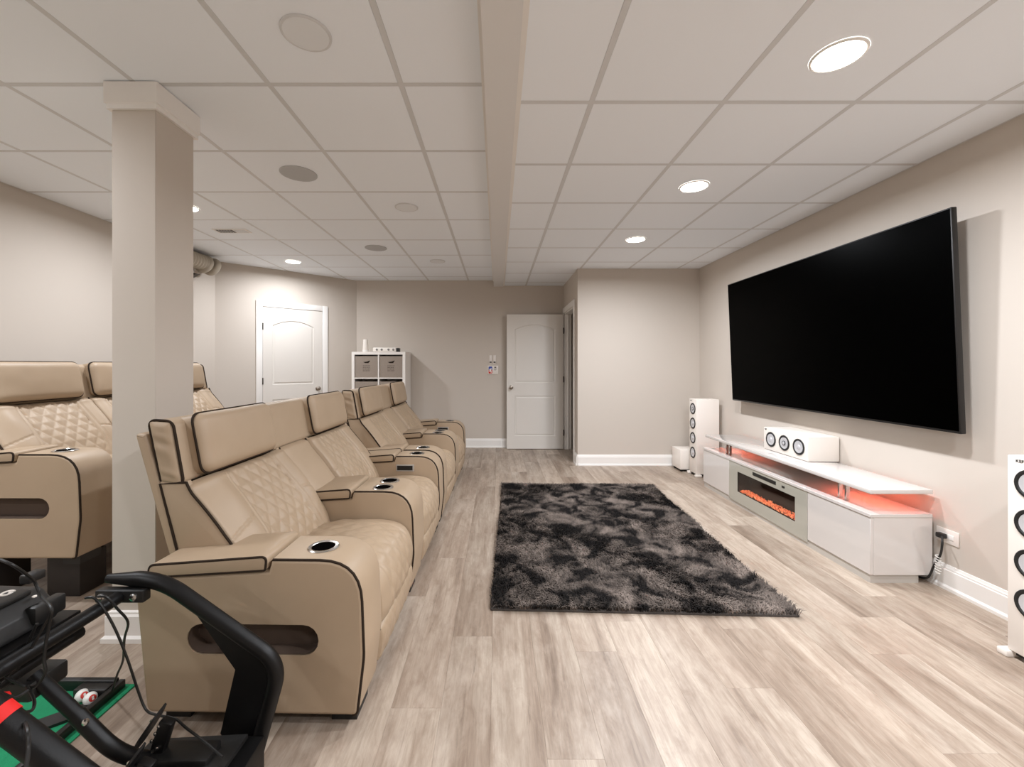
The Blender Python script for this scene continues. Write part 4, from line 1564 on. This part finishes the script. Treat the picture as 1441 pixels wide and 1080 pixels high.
for yy, ox in ((1.20, 0.0), (1.075, 0.045), (0.95, 0.09)):
    Mp = Matrix.Translation((-0.985 + ox, yy, 0.235)) @ Matrix.Rotation(R(33), 4, 'Y')
    pf = [(0.0, -0.075), (0.02, -0.06), (0.027, -0.01), (0.022, 0.04), (0.004, 0.085), (-0.02, 0.05), (-0.027, -0.01), (-0.02, -0.06)]
    pm = MB()
    n_ = len(pf)
    pm.add([Mp @ Vector((-0.003, p_[0], p_[1])) for p_ in pf] + [Mp @ Vector((0.003, p_[0], p_[1])) for p_ in pf], [tuple(range(n_)), tuple(range(2 * n_ - 1, n_ - 1, -1))] + [(i, i + n_, (i + 1) % n_ + n_, (i + 1) % n_) for i in range(n_)])
    pe = pm.build('pedal', BLACKP, rg, world=True, smooth=False)
    MB().bbox(-0.018, 0.018, -0.012, 0.012, -0.10, 0.05, 0.004, Matrix.Translation((-0.945 + ox, yy, 0.215)) @ Matrix.Rotation(R(18), 4, 'Y')).build('pedal_arm', BLACKM, pe, world=True)
    for kx, kz in ((-0.02, 0.045), (0.0, 0.03), (-0.01, 0.01), (-0.02, -0.01), (-0.004, -0.03), (-0.024, -0.045)):
        Mb = Matrix.Translation((-0.945 + ox + kx, yy - 0.012, 0.225 + kz)) @ Matrix.Rotation(R(90), 4, 'X')
        MB().lathe([(0.005, 0.0), (0.005, 0.004), (0.003, 0.005)], Mb, 8).build('pedal_bolt', CHROME, pe, world=True)
    MB().bbox(-0.97 + ox, -0.80 + ox * 0.5, yy - 0.035, yy + 0.035, 0.150, 0.178, 0.006).build('pedal_bracket', BLACKP, pe, world=True)
# cables
for pts in ([(0, 788, 1.0), (20, 797, 1.0), (45, 815, 1.05), (52, 826, 1.06), (58, 840, 1.05), (72, 856, 1.0), (70, 876, 1.0), (65, 902, 1.0), (62, 928, 1.0), (64, 945, 1.0), (55, 962, 1.0), (42, 968, 1.0), (20, 960, 1.0), (0, 950, 1.0)],
            [(120, 842, 1.2), (132, 842, 1.2), (145, 856, 1.2), (163, 888, 1.22), (180, 930, 1.24), (195, 975, 1.26), (206, 1000, 1.26), (222, 1007, 1.25), (246, 1012, 1.24), (262, 1025, 1.22), (290, 1046, 1.18), (313, 1066, 1.15)],
            [(138, 840, 1.2), (150, 841, 1.2), (166, 858, 1.22), (180, 876, 1.25), (175, 900, 1.3), (173, 930, 1.4), (165, 950, 1.5), (158, 972, 1.6)],
            [(72, 862, 1.02), (55, 893, 1.02), (38, 922, 1.02), (18, 945, 1.02), (0, 962, 1.0)],
            [(52, 878, 1.05), (40, 905, 1.05), (30, 935, 1.05), (8, 958, 1.03)],
            [(38, 966, 1.0), (48, 985, 0.98), (45, 1000, 0.95), (28, 1006, 0.9), (38, 1025, 0.8), (40, 1055, 0.78), (36, 1085, 0.76)],
            [(0, 975, 0.95), (20, 982, 0.95), (40, 972, 0.97)]):
    MB().tube(bez([P(*q) for q in pts], 6), 0.0034, 7).build('cable', BLACKP, rg, world=True)
MB().bbox(-0.014, 0.014, -0.02, 0.02, -0.01, 0.012, 0.004, Matrix.Translation(P(46, 812, 1.08))).build('cable_plug', BLACKP, rg, world=True)

# ---- putting mat with two golf balls
pg = thing('putting_mat', 'green putting mat with black ball tray on the floor under the cockpit', 'putting mat', (-1.75, 1.2, 0))
MB().bbox(-2.05, -1.425, 0.5, 1.68, 0.0, 0.005, 0.002, seg=1).build('felt', GREEN, pg, world=True)
MB().bbox(-1.478, -1.456, 0.9, 1.665, 0.005, 0.036, 0.003).build('rail', BLACKP, pg, world=True)
MB().bbox(-2.02, -1.478, 1.64, 1.662, 0.005, 0.045, 0.003).build('rail', BLACKP, pg, world=True)
MB().bbox(-1.60, -1.478, 1.60, 1.64, 0.005, 0.04, 0.004).build('cup_housing', GREYP, pg, world=True)
Mt = Matrix.Translation((-1.565, 1.50, 0.005)) @ Matrix.Rotation(R(38), 4, 'Z')
tp = stadium(-0.12, 0.10, -0.032, 0.032)
tm = MB()
n_ = len(tp)
tm.add([Mt @ Vector((p_[0], p_[1], 0)) for p_ in tp] + [Mt @ Vector((p_[0], p_[1], 0.010)) for p_ in tp], [tuple(range(n_ - 1, -1, -1)), tuple(range(n_, 2 * n_))] + [(i, (i + 1) % n_, (i + 1) % n_ + n_, i + n_) for i in range(n_)])
tm.build('ball_ramp', BLACKP, pg, world=True)
for (bx_, by_), lb in (((-1.556, 1.592), 'white golf ball with a red round emblem on the putting mat'), ((-1.512, 1.578), 'plain white golf ball beside the red-marked one on the putting mat')):
    gb = thing('golf_ball', lb, 'golf ball', (bx_, by_, 0.005), 0, 'golf balls on the mat')
    bm = bmesh.new()
    bmesh.ops.create_icosphere(bm, subdivisions=3, radius=0.0213, matrix=Matrix.Translation((0, 0, 0.0213)))
    MB().bm(bm).build('shell', BALL, gb)
    dirv = (Vector((0, 0, 1.265)) - Vector((bx_, by_, 0.02))).normalized() if 'red' in lb[:24] else Vector((0.75, -0.35, 0.35)).normalized()
    Mq = Matrix.Translation((0, 0, 0.0213)) @ dirv.to_track_quat('Z', 'Y').to_matrix().to_4x4()
    rr = 0.0218
    MB().lathe([(rr * math.sin(a), rr * math.cos(a)) for a in (0.55, 0.4, 0.25, 0.02)], Mq, 16, False, True).build('emblem', REDP, gb)
    MB().box(-0.003, 0.003, -0.006, 0.006, rr - 0.0003, rr + 0.0006, Mq).build('emblem_letter', BALL, gb)
